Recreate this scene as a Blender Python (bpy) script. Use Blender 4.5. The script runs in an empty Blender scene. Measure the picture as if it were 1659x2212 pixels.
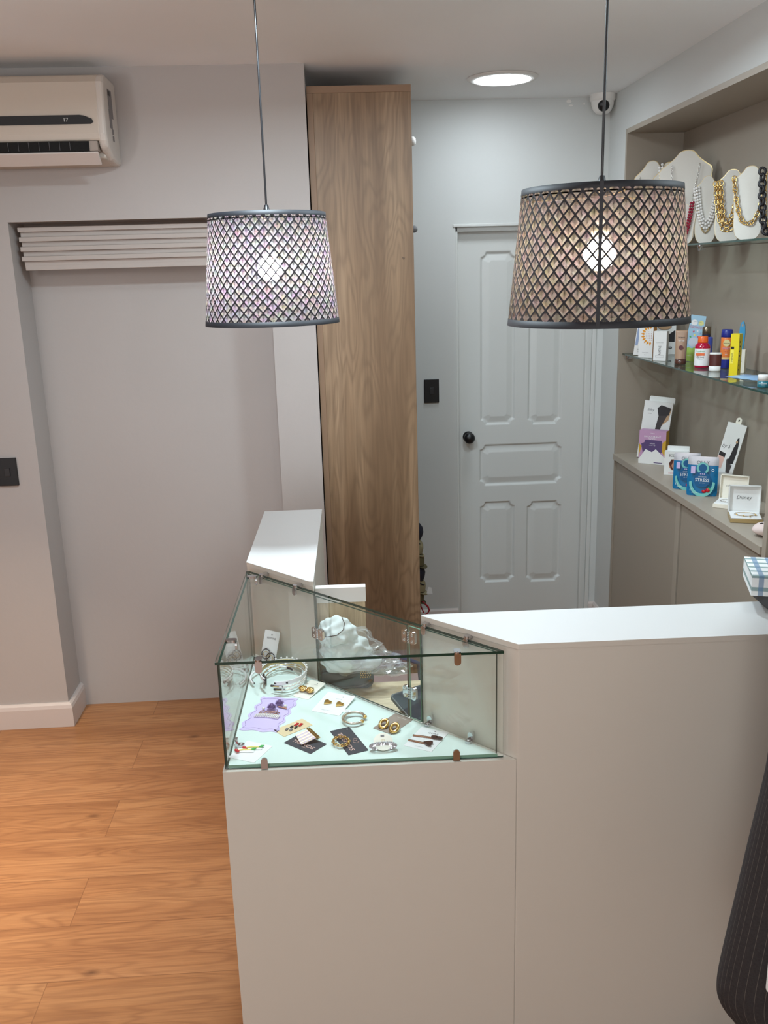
import bpy, bmesh, math, random
from mathutils import Matrix, Vector
random.seed(7)
S = bpy.context.scene
COL = S.collection
PI = math.pi

# ------------------------------------------------------------------ camera
F_PX, PITCH, ROLL, YAW, EYE = 1972.25, 0.257987684, 0.0286903610, 0.0525244404, 1.80
fw = Vector((math.sin(YAW)*math.cos(PITCH), math.cos(YAW)*math.cos(PITCH), -math.sin(PITCH)))
r0 = Vector((math.cos(YAW), -math.sin(YAW), 0)); d0 = fw.cross(r0)
RT = math.cos(ROLL)*r0 + math.sin(ROLL)*d0
DN = -math.sin(ROLL)*r0 + math.cos(ROLL)*d0
cam = bpy.data.cameras.new('camera'); camo = bpy.data.objects.new('camera', cam); COL.objects.link(camo)
cam.sensor_fit = 'HORIZONTAL'; cam.sensor_width = 36; cam.lens = F_PX/1659*36; cam.clip_start = 0.02
camo.matrix_world = Matrix(((RT.x, -DN.x, -fw.x, 0), (RT.y, -DN.y, -fw.y, 0), (RT.z, -DN.z, -fw.z, EYE), (0, 0, 0, 1)))
S.camera = camo

def ray(x, y):
    return RT*((x-829.5)/F_PX) + DN*((y-1106)/F_PX) + fw
def atZ(x, y, z):
    d = ray(x, y); return Vector((0, 0, EYE)) + d*((z-EYE)/d.z)
def atY(x, y, Y):
    d = ray(x, y); return Vector((0, 0, EYE)) + d*(Y/d.y)
def atX(x, y, X):
    d = ray(x, y); return Vector((0, 0, EYE)) + d*(X/d.x)

# ------------------------------------------------------------------ world, lights, exposure
S.view_settings.view_transform = 'Standard'; S.view_settings.look = 'None'
S.view_settings.gamma = 1.0; S.view_settings.exposure = 0.2
S.cycles.max_bounces = 10; S.cycles.transparent_max_bounces = 32
S.cycles.diffuse_bounces = 5; S.cycles.glossy_bounces = 5
S.cycles.sample_clamp_indirect = 4.0; S.cycles.sample_clamp_direct = 0
S.cycles.caustics_reflective = False; S.cycles.caustics_refractive = False
S.cycles.use_denoising = True
W = bpy.data.worlds.new('world'); S.world = W; W.use_nodes = True
W.node_tree.nodes['Background'].inputs[0].default_value = (0.9, 0.86, 0.84, 1)
W.node_tree.nodes['Background'].inputs[1].default_value = 0.05

COOL = (0.76, 0.91, 1.0); WARM = (1.0, 0.82, 0.62); SOFT = (1.0, 0.97, 0.97)
BULB_E = 720.0         # emission strength of the pendant globes
DOWN_E = 38.0          # emission of the visible ceiling downlight disc
def area(name, loc, size, power, color, spread=180, rot=(0, 0, 0)):
    l = bpy.data.lights.new(name, 'AREA'); l.shape = 'DISK'; l.size = size; l.energy = power; l.color = color
    l.spread = math.radians(spread)
    o = bpy.data.objects.new(name, l); COL.objects.link(o); o.location = loc; o.rotation_euler = rot
    return o
# unseen overhead lights: a warm lamp over the left floor, the rest added fill
area('unseen_overhead_light', (-1.36, 2.50, 2.50), 0.10, 11, WARM, 66)
def fill_point(loc, power, color, rad=0.07):  # added point fills without fittings, to lift ceiling, walls and counter
    l = bpy.data.lights.new('added_fill_point', 'POINT'); l.energy = power; l.color = color; l.shadow_soft_size = rad
    o = bpy.data.objects.new('added_fill_point', l); COL.objects.link(o); o.location = loc
fill_point((-1.25, 1.85, 2.12), 7.5, SOFT)
fill_point((0.42, 0.62, 2.15), 10, SOFT)
fill_point((1.12, 1.90, 2.28), 6, COOL)
area('unseen_overhead_light', (-0.90, -1.10, 2.50), 0.25, 16, SOFT, 170)  # added fill behind the camera, raises the general bounce
rear_fill = area('added_rear_fill', (-1.7, -2.15, 1.25), 2.0, 38, (0.95, 0.97, 1.0), 180, (PI/2, 0, 0)); rear_fill.data.shape = 'RECTANGLE'; rear_fill.data.size = 2.6; rear_fill.data.size_y = 2.2  # added light panel before the rear wall; no window is built there
area('unseen_overhead_light', (0.62, 2.66, 2.50), 0.16, 11, COOL, 170)  # added cool fill for the door, back wall and niche
area('unseen_overhead_light', (-0.16, 2.30, 2.50), 0.16, 20, COOL, 170)  # added cool fill above the glass case and counter tops

# ------------------------------------------------------------------ materials
def lin(c):
    return c/12.92 if c <= 0.04045 else ((c+0.055)/1.055)**2.4
def rgb(r, g, b):
    return (lin(r/255), lin(g/255), lin(b/255), 1)
MATS = {}
def mat(name, col, rough=0.5, metal=0.0, **kw):
    if name in MATS: return MATS[name]
    m = bpy.data.materials.new(name); m.use_nodes = True
    b = m.node_tree.nodes['Principled BSDF']
    b.inputs['Base Color'].default_value = col; b.inputs['Roughness'].default_value = rough
    b.inputs['Metallic'].default_value = metal
    for k, v in kw.items(): b.inputs[k.replace('_', ' ')].default_value = v
    MATS[name] = m; return m
class N:
    """small node helper"""
    def __init__(s, m): s.t = m.node_tree; s.n = s.t.nodes; s.l = s.t.links; s.b = s.n.get('Principled BSDF')
    def add(s, t, **kw):
        n = s.n.new(t)
        for k, v in kw.items(): setattr(n, k, v)
        return n
    def math(s, op, a, b=None, c=None):
        n = s.add('ShaderNodeMath', operation=op)
        for i, v in enumerate((a, b, c)):
            if v is None: continue
            if isinstance(v, (int, float)): n.inputs[i].default_value = v
            else: s.l.new(v, n.inputs[i])
        return n.outputs[0]
    def coord(s, which='Object'): return s.add('ShaderNodeTexCoord').outputs[which]
    def sep(s, v):
        n = s.add('ShaderNodeSeparateXYZ'); s.l.new(v, n.inputs[0]); return n.outputs
    def comb(s, x, y, z):
        n = s.add('ShaderNodeCombineXYZ')
        for i, v in enumerate((x, y, z)):
            if isinstance(v, (int, float)): n.inputs[i].default_value = v
            else: s.l.new(v, n.inputs[i])
        return n.outputs[0]
    def noise(s, v, scale, detail=3, rough=0.5, dist=0.0):
        n = s.add('ShaderNodeTexNoise'); s.l.new(v, n.inputs['Vector'])
        n.inputs['Scale'].default_value = scale; n.inputs['Detail'].default_value = detail
        n.inputs['Roughness'].default_value = rough; n.inputs['Distortion'].default_value = dist
        return n.outputs
    def ramp(s, f, stops):
        n = s.add('ShaderNodeValToRGB'); s.l.new(f, n.inputs[0]); e = n.color_ramp.elements
        e[0].position, e[0].color = stops[0]; e[1].position, e[1].color = stops[-1]
        for p, c in stops[1:-1]:
            q = e.new(p); q.color = c
        return n.outputs[0]
    def mix(s, f, a, b, blend='MIX'):
        n = s.add('ShaderNodeMix', data_type='RGBA', blend_type=blend)
        for i, v in ((0, f), (6, a), (7, b)):
            if isinstance(v, (int, float)): n.inputs[i].default_value = v
            elif isinstance(v, tuple): n.inputs[i].default_value = v
            else: s.l.new(v, n.inputs[i])
        return n.outputs[2]
    def bump(s, h, strength=0.1, dist=0.002):
        n = s.add('ShaderNodeBump'); n.inputs['Strength'].default_value = strength
        n.inputs['Distance'].default_value = dist
        s.l.new(h, n.inputs['Height']); s.l.new(n.outputs[0], s.b.inputs['Normal'])
    def color(s, c): s.l.new(c, s.b.inputs['Base Color'])

def paint(name, col, rough=0.6, bscale=60, bst=0.12, var=0.03):
    m = mat(name, col, rough); k = N(m); c = k.coord()
    f = k.noise(c, 2.2, 4)[0]
    dark = tuple(x*(1-var*2) for x in col[:3])+(1,)
    k.color(k.mix(f, dark, col)); k.bump(k.noise(c, bscale, 4)[0], bst, 0.003)
    return m
M_WALL = paint('wall_paint', rgb(178, 172, 168))
M_WALLB = paint('back_wall_paint', rgb(206, 209, 207), 0.55, 14, 0.2)
M_CEIL = paint('ceiling_paint', rgb(246, 248, 249), 0.7, 8, 0.1)
M_DOOR = paint('door_paint', rgb(206, 208, 205), 0.42, 5, 0.02, 0.01)
M_BASE = paint('baseboard_paint', rgb(200, 189, 183), 0.45, 5, 0.02, 0.01)
M_FRONT = paint('counter_laminate', rgb(211, 206, 195), 0.42, 300, 0.03, 0.005)
M_TOP = paint('counter_top_white', rgb(208, 208, 206), 0.35, 300, 0.02, 0.005)
M_TAUPE = paint('taupe_board', rgb(158, 148, 134), 0.5, 250, 0.04, 0.01)
M_TAUPEB = paint('taupe_edge', rgb(168, 158, 144), 0.45, 250, 0.04, 0.01)
M_BLACK = mat('black_plastic', rgb(14, 14, 17), 0.35)
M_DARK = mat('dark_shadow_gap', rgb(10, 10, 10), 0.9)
M_CHROME = mat('chrome', rgb(205, 206, 210), 0.08, 1.0)
M_WHITE = mat('white_plastic', rgb(228, 226, 222), 0.35)
M_ACW = mat('ac_casing', rgb(192, 181, 168), 0.4)
M_ACS = mat('ac_side', rgb(200, 193, 185), 0.4)
M_GREY = mat('grey_print', rgb(120, 116, 116), 0.6)
M_GOLD = mat('gold_metal', rgb(226, 190, 120), 0.18, 1.0)
M_SILV = mat('silver_metal', rgb(210, 205, 200), 0.22, 1.0)
M_GOLDT = mat('gold_trim', rgb(214, 190, 140), 0.3, 0.9)
M_VELV = paint('cream_velvet', rgb(222, 219, 210), 0.85, 120, 0.1, 0.04)
M_PEARL = mat('pearl', rgb(238, 236, 232), 0.18, 0.0, Coat_Weight=0.6)
M_CREAM = mat('cream_card', rgb(236, 232, 218), 0.5)
M_CARD = mat('white_card', rgb(238, 240, 240), 0.45)
M_INK = mat('black_ink', rgb(22, 20, 24), 0.5)
M_INKG = mat('grey_ink', rgb(110, 110, 112), 0.6)
M_INKW = mat('white_ink', rgb(240, 238, 236), 0.5)

def wood(name, axis, c_dark, c_mid, c_light, scale=1.0, rough=0.42):
    """long grain with cathedral figure and a few knots; axis = grain direction 0 x, 2 z"""
    m = mat(name, c_mid, rough); k = N(m); x, y, z = k.sep(k.coord())
    if axis == 2: u, v, w = z, x, y
    elif axis == 0: u, v, w = x, y, z
    else: u, v, w = y, x, z
    p = k.comb(k.math('MULTIPLY', u, 1.3*scale), k.math('MULTIPLY', v, 8*scale), k.math('MULTIPLY', w, 8*scale))
    f = k.noise(p, 1.0, 2, 0.5, 0.35)[0]
    rings = k.math('SINE', k.math('MULTIPLY', f, 105.0))
    rings = k.math('MULTIPLY_ADD', rings, 0.5, 0.5)
    rings = k.math('POWER', rings, 2.0)
    p2 = k.comb(k.math('MULTIPLY', u, 3*scale), k.math('MULTIPLY', v, 120*scale), k.math('MULTIPLY', w, 120*scale))
    fine = k.noise(p2, 1.0, 4, 0.6)[0]; fine = k.math('SMOOTH_MIN', k.math('MAXIMUM', k.math('MULTIPLY_ADD', fine, 3.2, -1.1), 0.0), 1.0, 0.1)
    p3 = k.comb(k.math('MULTIPLY', u, 0.5), k.math('MULTIPLY', v, 9), k.math('MULTIPLY', w, 9))
    band = k.noise(p3, 1.0, 2)[0]
    base = k.ramp(band, [(0.36, c_dark), (0.5, c_mid), (0.64, c_light)])
    col = k.mix(k.math('MULTIPLY', rings, 0.42), base, tuple(q*0.72 for q in c_dark[:3])+(1,))
    col = k.mix(k.math('MULTIPLY', fine, 0.42), col, tuple(q*0.62 for q in c_dark[:3])+(1,))
    vo = k.add('ShaderNodeTexVoronoi'); vo.inputs['Scale'].default_value = 1.0
    k.l.new(k.comb(k.math('MULTIPLY', u, 3.1), k.math('MULTIPLY', v, 7.0), 0.0), vo.inputs['Vector'])
    kn = k.math('LESS_THAN', vo.outputs['Distance'], 0.05)
    kn = k.math('MULTIPLY', kn, k.math('GREATER_THAN', k.noise(k.comb(u, v, 0), 3.0, 1)[0], 0.56))
    col = k.mix(k.math('MULTIPLY', kn, 0.75), col, tuple(q*0.35 for q in c_dark[:3])+(1,))
    k.color(col); k.bump(fine, 0.08, 0.001)
    return m
M_WOOD = wood('walnut_oak_panel', 2, rgb(124, 98, 73), rgb(148, 121, 93), rgb(166, 139, 110))
M_WOODE = mat('wood_edge_strip', rgb(140, 112, 88), 0.5)
M_OAKX = wood('light_oak_top', 0, rgb(190, 166, 130), rgb(212, 192, 160), rgb(224, 206, 176), 1.6)
M_OAKZ = wood('light_oak_upright', 2, rgb(186, 160, 124), rgb(206, 184, 150), rgb(220, 200, 168), 1.6)

def floor_mat():
    m = mat('oak_plank_floor', rgb(190, 130, 80), 0.38); k = N(m); x, y, z = k.sep(k.coord())
    pw = 0.2168; y0 = 3.377 - 20*pw
    r = k.math('DIVIDE', k.math('SUBTRACT', y, y0), pw)
    row = k.math('FLOOR', r); fr = k.math('FRACT', r)
    par = k.math('MODULO', row, 2.0)
    L = 1.22
    xx = k.math('DIVIDE', k.math('ADD', k.math('ADD', x, 0.82 + 4*L), k.math('MULTIPLY', k.math('SUBTRACT', 1.0, par), 0.61)), L)
    cell = k.math('FLOOR', xx); fx = k.math('FRACT', xx)
    sid = k.math('ADD', k.math('MULTIPLY', row, 7.31), k.math('MULTIPLY', cell, 3.77))
    rnd = k.add('ShaderNodeTexWhiteNoise', noise_dimensions='1D'); k.l.new(sid, rnd.inputs['W'])
    rv = rnd.outputs['Value']
    p = k.comb(k.math('ADD', k.math('MULTIPLY', x, 1.15), k.math('MULTIPLY', sid, 2.3)), k.math('MULTIPLY', y, 9.0), sid)
    f = k.noise(p, 1.0, 2, 0.5, 0.4)[0]
    rings = k.math('POWER', k.math('MULTIPLY_ADD', k.math('SINE', k.math('MULTIPLY', f, 95.0)), 0.5, 0.5), 2.5)
    p2 = k.comb(k.math('ADD', k.math('MULTIPLY', x, 4.0), sid), k.math('MULTIPLY', y, 150.0), 0)
    fine = k.noise(p2, 1.0, 4, 0.6)[0]; fine = k.math('SMOOTH_MIN', k.math('MAXIMUM', k.math('MULTIPLY_ADD', fine, 3.2, -1.1), 0.0), 1.0, 0.1)
    p3 = k.comb(k.math('ADD', k.math('MULTIPLY', x, 0.8), sid), k.math('MULTIPLY', y, 11.0), sid)
    band = k.noise(p3, 1.0, 2)[0]
    base = k.ramp(band, [(0.28, rgb(136, 90, 53)), (0.5, rgb(161, 113, 71)), (0.75, rgb(175, 129, 86))])
    base = k.mix(k.math('MULTIPLY', rv, 0.35), base, rgb(180, 130, 90))
    col = k.mix(k.math('MULTIPLY', rings, 0.30), base, rgb(104, 60, 34))
    col = k.mix(k.math('MULTIPLY', fine, 0.35), col, rgb(104, 62, 38))
    vo = k.add('ShaderNodeTexVoronoi'); vo.inputs['Scale'].default_value = 1.0
    k.l.new(k.comb(k.math('MULTIPLY', x, 2.2), k.math('MULTIPLY', y, 4.4), 0.0), vo.inputs['Vector'])
    kd = k.math('SMOOTH_MIN', k.math('DIVIDE', vo.outputs['Distance'], 0.07), 1.0, 0.1)
    kn = k.math('MULTIPLY', k.math('SUBTRACT', 1.0, kd), 0.8)
    col = k.mix(kn, col, rgb(70, 38, 20))
    ey = k.math('MINIMUM', fr, k.math('SUBTRACT', 1.0, fr))
    ex = k.math('MINIMUM', fx, k.math('SUBTRACT', 1.0, fx))
    seam = k.math('MAXIMUM', k.math('LESS_THAN', ey, 0.006), k.math('LESS_THAN', ex, 0.0011))
    col = k.mix(k.math('MULTIPLY', seam, 0.4), col, rgb(84, 46, 24))
    k.color(col); k.bump(fine, 0.12, 0.0008)
    return m
M_FLOOR = floor_mat()

def glass_mat(name, tint, refl=0.05, k5=0.75):
    m = bpy.data.materials.new(name); m.use_nodes = True; k = N(m)
    k.n.remove(k.b)
    tr = k.add('ShaderNodeBsdfTransparent'); tr.inputs[0].default_value = tint
    gl = k.add('ShaderNodeBsdfGlossy'); gl.inputs['Roughness'].default_value = 0.0
    gl.inputs[0].default_value = (0.97, 1.0, 0.99, 1)
    lw = k.add('ShaderNodeLayerWeight'); lw.inputs[0].default_value = 0.5
    f = k.math('MULTIPLY_ADD', k.math('POWER', lw.outputs['Facing'], 5.0), k5, refl)
    mx = k.add('ShaderNodeMixShader'); k.l.new(f, mx.inputs[0]); k.l.new(tr.outputs[0], mx.inputs[1]); k.l.new(gl.outputs[0], mx.inputs[2])
    k.l.new(mx.outputs[0], k.n['Material Output'].inputs[0])
    return m
M_GLASS = glass_mat('clear_glass', (0.985, 0.998, 0.992, 1), 0.03, 0.75)
M_SHELFG = glass_mat('shelf_glass', (0.90, 0.95, 0.93, 1), 0.06, 0.8)
M_EDGE = mat('green_glass_edge', rgb(8, 56, 46), 0.12, 0.0, Coat_Weight=0.5)
M_EDGEL = mat('pale_glass_edge', rgb(120, 160, 140), 0.12)
M_MINT = mat('mint_case_base', rgb(222, 240, 233), 0.12, 0.0, Coat_Weight=0.5)

def emit(name, col, st):
    m = bpy.data.materials.new(name); m.use_nodes = True; k = N(m); k.n.remove(k.b)
    e = k.add('ShaderNodeEmission'); e.inputs[0].default_value = col; e.inputs[1].default_value = st
    k.l.new(e.outputs[0], k.n['Material Output'].inputs[0]); return m
M_BULB = emit('lit_globe', COOL+(1,), BULB_E)
M_DISC = emit('lit_diffuser', (0.84, 0.93, 1.0, 1), DOWN_E)
M_LED = emit('display_digits', (0.8, 0.75, 0.7, 1), 0.5)

# ------------------------------------------------------------------ mesh builder
_tcache = {}
def text_mesh(s):
    if s in _tcache: return _tcache[s]
    cu = bpy.data.curves.new('t', 'FONT'); cu.body = s; cu.size = 1; cu.align_x = 'CENTER'; cu.align_y = 'CENTER'
    cu.resolution_u = 2; cu.fill_mode = 'FRONT'
    o = bpy.data.objects.new('t', cu); me = bpy.data.meshes.new_from_object(o)
    vs = [v.co.copy() for v in me.vertices]; fs = [tuple(p.vertices) for p in me.polygons]
    bpy.data.objects.remove(o); bpy.data.curves.remove(cu); bpy.data.meshes.remove(me)
    _tcache[s] = (vs, fs); return _tcache[s]

def frame(o, x, y):
    """matrix with origin o, x axis along x, y axis near y, z = normal"""
    x = Vector(x).normalized(); z = x.cross(Vector(y)).normalized(); y = z.cross(x)
    return Matrix(((x.x, y.x, z.x, o[0]), (x.y, y.y, z.y, o[1]), (x.z, y.z, z.z, o[2]), (0, 0, 0, 1)))
T = Matrix.Translation
def RZ(a): return Matrix.Rotation(a, 4, 'Z')
def RX(a): return Matrix.Rotation(a, 4, 'X')
def RY(a): return Matrix.Rotation(a, 4, 'Y')
I4 = Matrix.Identity(4)

class MB:
    def __init__(s, M=None): s.v = []; s.f = []; s.mi = []; s.mats = []; s.sm = []; s.M = M or I4
    def m(s, mt):
        if mt not in s.mats: s.mats.append(mt)
        return s.mats.index(mt)
    def raw(s, vs, fs, mt, M=None, smooth=False):
        A = s.M @ M if M is not None else s.M
        b = len(s.v); s.v += [A @ Vector(v) for v in vs]; i = s.m(mt)
        for f in fs: s.f.append(tuple(b+q for q in f)); s.mi.append(i); s.sm.append(smooth)
        return s
    def box(s, x0, x1, y0, y1, z0, z1, mt, M=None):
        vs = [(x, y, z) for z in (z0, z1) for y in (y0, y1) for x in (x0, x1)]
        return s.raw(vs, [(0, 2, 3, 1), (4, 5, 7, 6), (0, 1, 5, 4), (2, 6, 7, 3), (0, 4, 6, 2), (1, 3, 7, 5)], mt, M)
    def prism(s, pts, z0, z1, mt, M=None, side=None, caps=True):
        n = len(pts); vs = [(p[0], p[1], z0) for p in pts] + [(p[0], p[1], z1) for p in pts]
        if caps: s.raw(vs, [tuple(range(n))[::-1], tuple(range(n, 2*n))], mt, M)
        s.raw(vs, [(i, (i+1) % n, n+(i+1) % n, n+i) for i in range(n)], side or mt, M)
        return s
    def flat(s, pts, mt, M=None, z=0.0): return s.raw([(p[0], p[1], z) for p in pts], [tuple(range(len(pts)))], mt, M)
    def lathe(s, prof, mt, M=None, n=24, smooth=True):
        vs = []; fs = []
        for r, z in prof:
            for i in range(n): vs.append((r*math.cos(2*PI*i/n), r*math.sin(2*PI*i/n), z))
        for j in range(len(prof)-1):
            for i in range(n): fs.append((j*n+i, j*n+(i+1) % n, (j+1)*n+(i+1) % n, (j+1)*n+i))
        s.raw(vs, fs, mt, M, smooth)
        if prof[0][0] > 1e-5: s.raw(vs[:n], [tuple(range(n))[::-1]], mt, M)
        if prof[-1][0] > 1e-5: s.raw(vs[-n:], [tuple(range(n))], mt, M)
        return s
    def sphere(s, c, r, mt, M=None, n=12, sc=(1, 1, 1)):
        h = n//2; vs = [(c[0], c[1], c[2]-r*sc[2])]
        for j in range(1, h):
            a = -PI/2+PI*j/h
            for i in range(n): vs.append((c[0]+sc[0]*r*math.cos(a)*math.cos(2*PI*i/n), c[1]+sc[1]*r*math.cos(a)*math.sin(2*PI*i/n), c[2]+sc[2]*r*math.sin(a)))
        vs.append((c[0], c[1], c[2]+r*sc[2])); t = len(vs)-1; fs = []
        for i in range(n): fs.append((0, 1+(i+1) % n, 1+i)); fs.append((t, t-n+i, t-n+(i+1) % n))
        for j in range(h-2):
            for i in range(n): a = 1+j*n; fs.append((a+i, a+(i+1) % n, a+n+(i+1) % n, a+n+i))
        return s.raw(vs, fs, mt, M, True)
    def tube(s, pts, r, mt, M=None, n=8, closed=False, caps=True):
        pts = [Vector(p) for p in pts]; N_ = len(pts); rings = []
        up = None
        for i, p in enumerate(pts):
            if closed: t = (pts[(i+1) % N_]-pts[i-1])
            else: t = pts[min(i+1, N_-1)]-pts[max(i-1, 0)]
            t = t.normalized()
            if up is None: up = Vector((0, 0, 1)) if abs(t.z) < 0.9 else Vector((1, 0, 0))
            a = t.cross(up).normalized(); b = a.cross(t).normalized(); up = b
            rr = r[i] if isinstance(r, (list, tuple)) else r
            rings.append([p+a*rr*math.cos(2*PI*k/n)+b*rr*math.sin(2*PI*k/n) for k in range(n)])
        vs = [q for R_ in rings for q in R_]; fs = []
        for j in range(N_ if closed else N_-1):
            j2 = (j+1) % N_
            for k in range(n): fs.append((j*n+k, j*n+(k+1) % n, j2*n+(k+1) % n, j2*n+k))
        s.raw(vs, fs, mt, M, True)
        if not closed and caps:
            s.raw(rings[0], [tuple(range(n))], mt, M); s.raw(rings[-1], [tuple(range(n))[::-1]], mt, M)
        return s
    def torus(s, c, R_, r, mt, M=None, n=20, m=8, sc=(1, 1), a0=0, a1=2*PI):
        full = abs(a1-a0-2*PI) < 1e-6
        pts = [(c[0]+R_*sc[0]*math.cos(a0+(a1-a0)*i/n), c[1]+R_*sc[1]*math.sin(a0+(a1-a0)*i/n), c[2]) for i in range(n if full else n+1)]
        return s.tube(pts, r, mt, M, m, closed=full)
    def text(s, t, x, y, h, mt, M=None, z=0.0004, w=None, rot=0, shear=0.0):
        vs, fs = text_mesh(t)
        if not vs: return s
        xs = [v.x for v in vs]; ys = [v.y for v in vs]
        W_, H_ = max(xs)-min(xs), max(ys)-min(ys); cx, cy = (max(xs)+min(xs))/2, (max(ys)+min(ys))/2
        sy = h/max(H_, 1e-4); sx = (w/W_) if w else sy
        out = []
        for v in vs:
            a, b = (v.x-cx)*sx, (v.y-cy)*sy; a += shear*b
            out.append((x+a*math.cos(rot)-b*math.sin(rot), y+a*math.sin(rot)+b*math.cos(rot), z))
        return s.raw(out, fs, mt, M)
    def build(s, name, parent=None, bevel=0, bseg=2, smooth_all=False, sub=0):
        me = bpy.data.meshes.new(name); me.from_pydata([tuple(v) for v in s.v], [], s.f)
        for mt in s.mats: me.materials.append(mt)
        me.polygons.foreach_set('material_index', s.mi)
        me.polygons.foreach_set('use_smooth', [True]*len(s.f) if smooth_all else s.sm)
        me.update()
        o = bpy.data.objects.new(name, me); COL.objects.link(o)
        if parent is not None: o.parent = parent
        if bevel:
            b = o.modifiers.new('bevel', 'BEVEL'); b.width = bevel; b.segments = bseg; b.limit_method = 'ANGLE'; b.angle_limit = 0.6
            b.harden_normals = False
        if sub:
            q = o.modifiers.new('sub', 'SUBSURF'); q.levels = q.render_levels = sub
        return o
def tag(o, label, cat, group=None, kind=None):
    o['label'] = label; o['category'] = cat
    if group: o['group'] = group
    if kind: o['kind'] = kind
    return o
def thing(name, label, cat, M=None, group=None):
    o = bpy.data.objects.new(name, None); COL.objects.link(o); o.empty_display_size = 0.05
    if M is not None: o.matrix_world = M
    return tag(o, label, cat, group)
def struct(o, label=None):
    o['kind'] = 'structure'
    if label: o['label'] = label
    return o
def rrect(w, h, r, n=4, x=0, y=0):
    """rounded rectangle outline, lower left at x, y"""
    r = min(r, w/2-1e-5, h/2-1e-5); P = []
    for cx, cy, a in ((x+w-r, y+r, -90), (x+w-r, y+h-r, 0), (x+r, y+h-r, 90), (x+r, y+r, 180)):
        for i in range(n+1):
            t = math.radians(a+90*i/n); P.append((cx+r*math.cos(t), cy+r*math.sin(t)))
    return P
def circle(r, n=24, x=0, y=0, sx=1, sy=1): return [(x+r*sx*math.cos(2*PI*i/n), y+r*sy*math.sin(2*PI*i/n)) for i in range(n)]

# ------------------------------------------------------------------ room
YL, YR_, YB, XR, ZC = 3.546, 3.728, 4.324, 1.289, 2.52
XF, YN = -3.0, -2.2                        # far left wall and wall behind the camera
RX0, RX1, RZ1 = -1.150, -0.216, 2.008      # recess in the left wall
XP = -0.053                                # end of the left wall
o = MB().box(XF-.1, 1.70, YN-.1, YB+.3, -.1, 0, M_FLOOR).build('floor'); struct(o)
o = MB().box(XF-.1, 1.70, YN-.1, YB+.3, ZC, ZC+.1, M_CEIL).build('ceiling'); struct(o)
mb = MB()
mb.box(XF, RX0, YL, YB+.2, 0, ZC, M_WALL).box(RX1, XP, YL, YB+.2, 0, ZC, M_WALL)
mb.box(RX0, RX1, YL, YB+.2, RZ1, ZC, M_WALL).box(RX0, RX1, YR_, YB+.2, 0, RZ1, M_WALL)
struct(mb.build('wall_left'))
struct(MB().box(XF-.1, XF, YN, YB+.2, 0, ZC, M_WALL).build('wall_far_left'))
struct(MB().box(XF, 1.70, YN-.1, YN, 0, ZC, M_WALL).build('wall_rear'))
# back wall with the door opening
DX0, DX1, DZ = 0.590, 1.243, 1.985
mb = MB()
mb.box(XP, DX0, YB, YB+.2, 0, ZC, M_WALLB).box(DX1, 1.70, YB, YB+.2, 0, ZC, M_WALLB).box(DX0, DX1, YB, YB+.2, DZ, ZC, M_WALLB)
# flaked paint scars high in the right corner
for (px, py, a, b) in ((1229, 219, .012, .008), (1233, 228, .010, .004), (1262, 224, .004, .006)):
    q = atY(px, py, YB); mb.prism(circle(a, 7, 0, 0, 1, b/a), 0, .0006, M_WHITE, T((q.x, YB, q.z)) @ RX(PI/2))
struct(mb.build('wall_back'))
# right wall: solid around the shelving niche
NZ1, NY1, NXB = 2.352, 4.081, 1.532
mb = MB()
mb.box(XR, XR+.42, NY1, YB+.2, 0, ZC, M_WALLB).box(XR, XR+.42, YN, NY1, NZ1, ZC, M_WALLB)
mb.box(NXB+.02, XR+.42, YN, NY1, 0, NZ1, M_WALLB).box(XR, XR+.42, YN, 1.2, 0, NZ1, M_WALLB)
struct(mb.build('wall_right'))
# baseboards
def baseboard(name, pts, h=0.105, t=0.018, closed=False):
    mb = MB(); prof = [(0, 0), (t, 0), (t, h-.022), (t*.8, h-.008), (t*.4, h), (0, h)]
    n = len(prof); vs = []; L = len(pts)
    for i, p in enumerate(pts):
        p = Vector(p); d1 = (Vector(pts[i])-Vector(pts[i-1])).normalized() if i > 0 else None
        d2 = (Vector(pts[i+1])-Vector(pts[i])).normalized() if i < L-1 else None
        n1 = Vector((d1.y, -d1.x)) if d1 else None; n2 = Vector((d2.y, -d2.x)) if d2 else None
        if n1 and n2: nn = (n1+n2)/(1+n1.dot(n2))
        else: nn = n1 or n2
        for a, b in prof: vs.append((p.x+nn.x*a, p.y+nn.y*a, b))
    fs = [(i*n+k, (i+1)*n+k, (i+1)*n+(k+1) % n, i*n+(k+1) % n) for i in range(L-1) for k in range(n)]
    fs += [tuple(range(n))[::-1], tuple(range((L-1)*n, L*n))]
    mb.raw(vs, fs, M_BASE); o = mb.build(name); return struct(o)
baseboard('baseboard_left', [(XF, YL), (RX0, YL), (RX0, YR_)])
baseboard('baseboard_left_end', [(RX1, YR_), (RX1, YL), (XP, YL)])
baseboard('baseboard_back', [(0.36, YB), (DX0, YB)], 0.14)
baseboard('baseboard_right', [(DX1+.012, YB), (XR, YB), (XR, NY1+.03)], 0.14)

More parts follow.
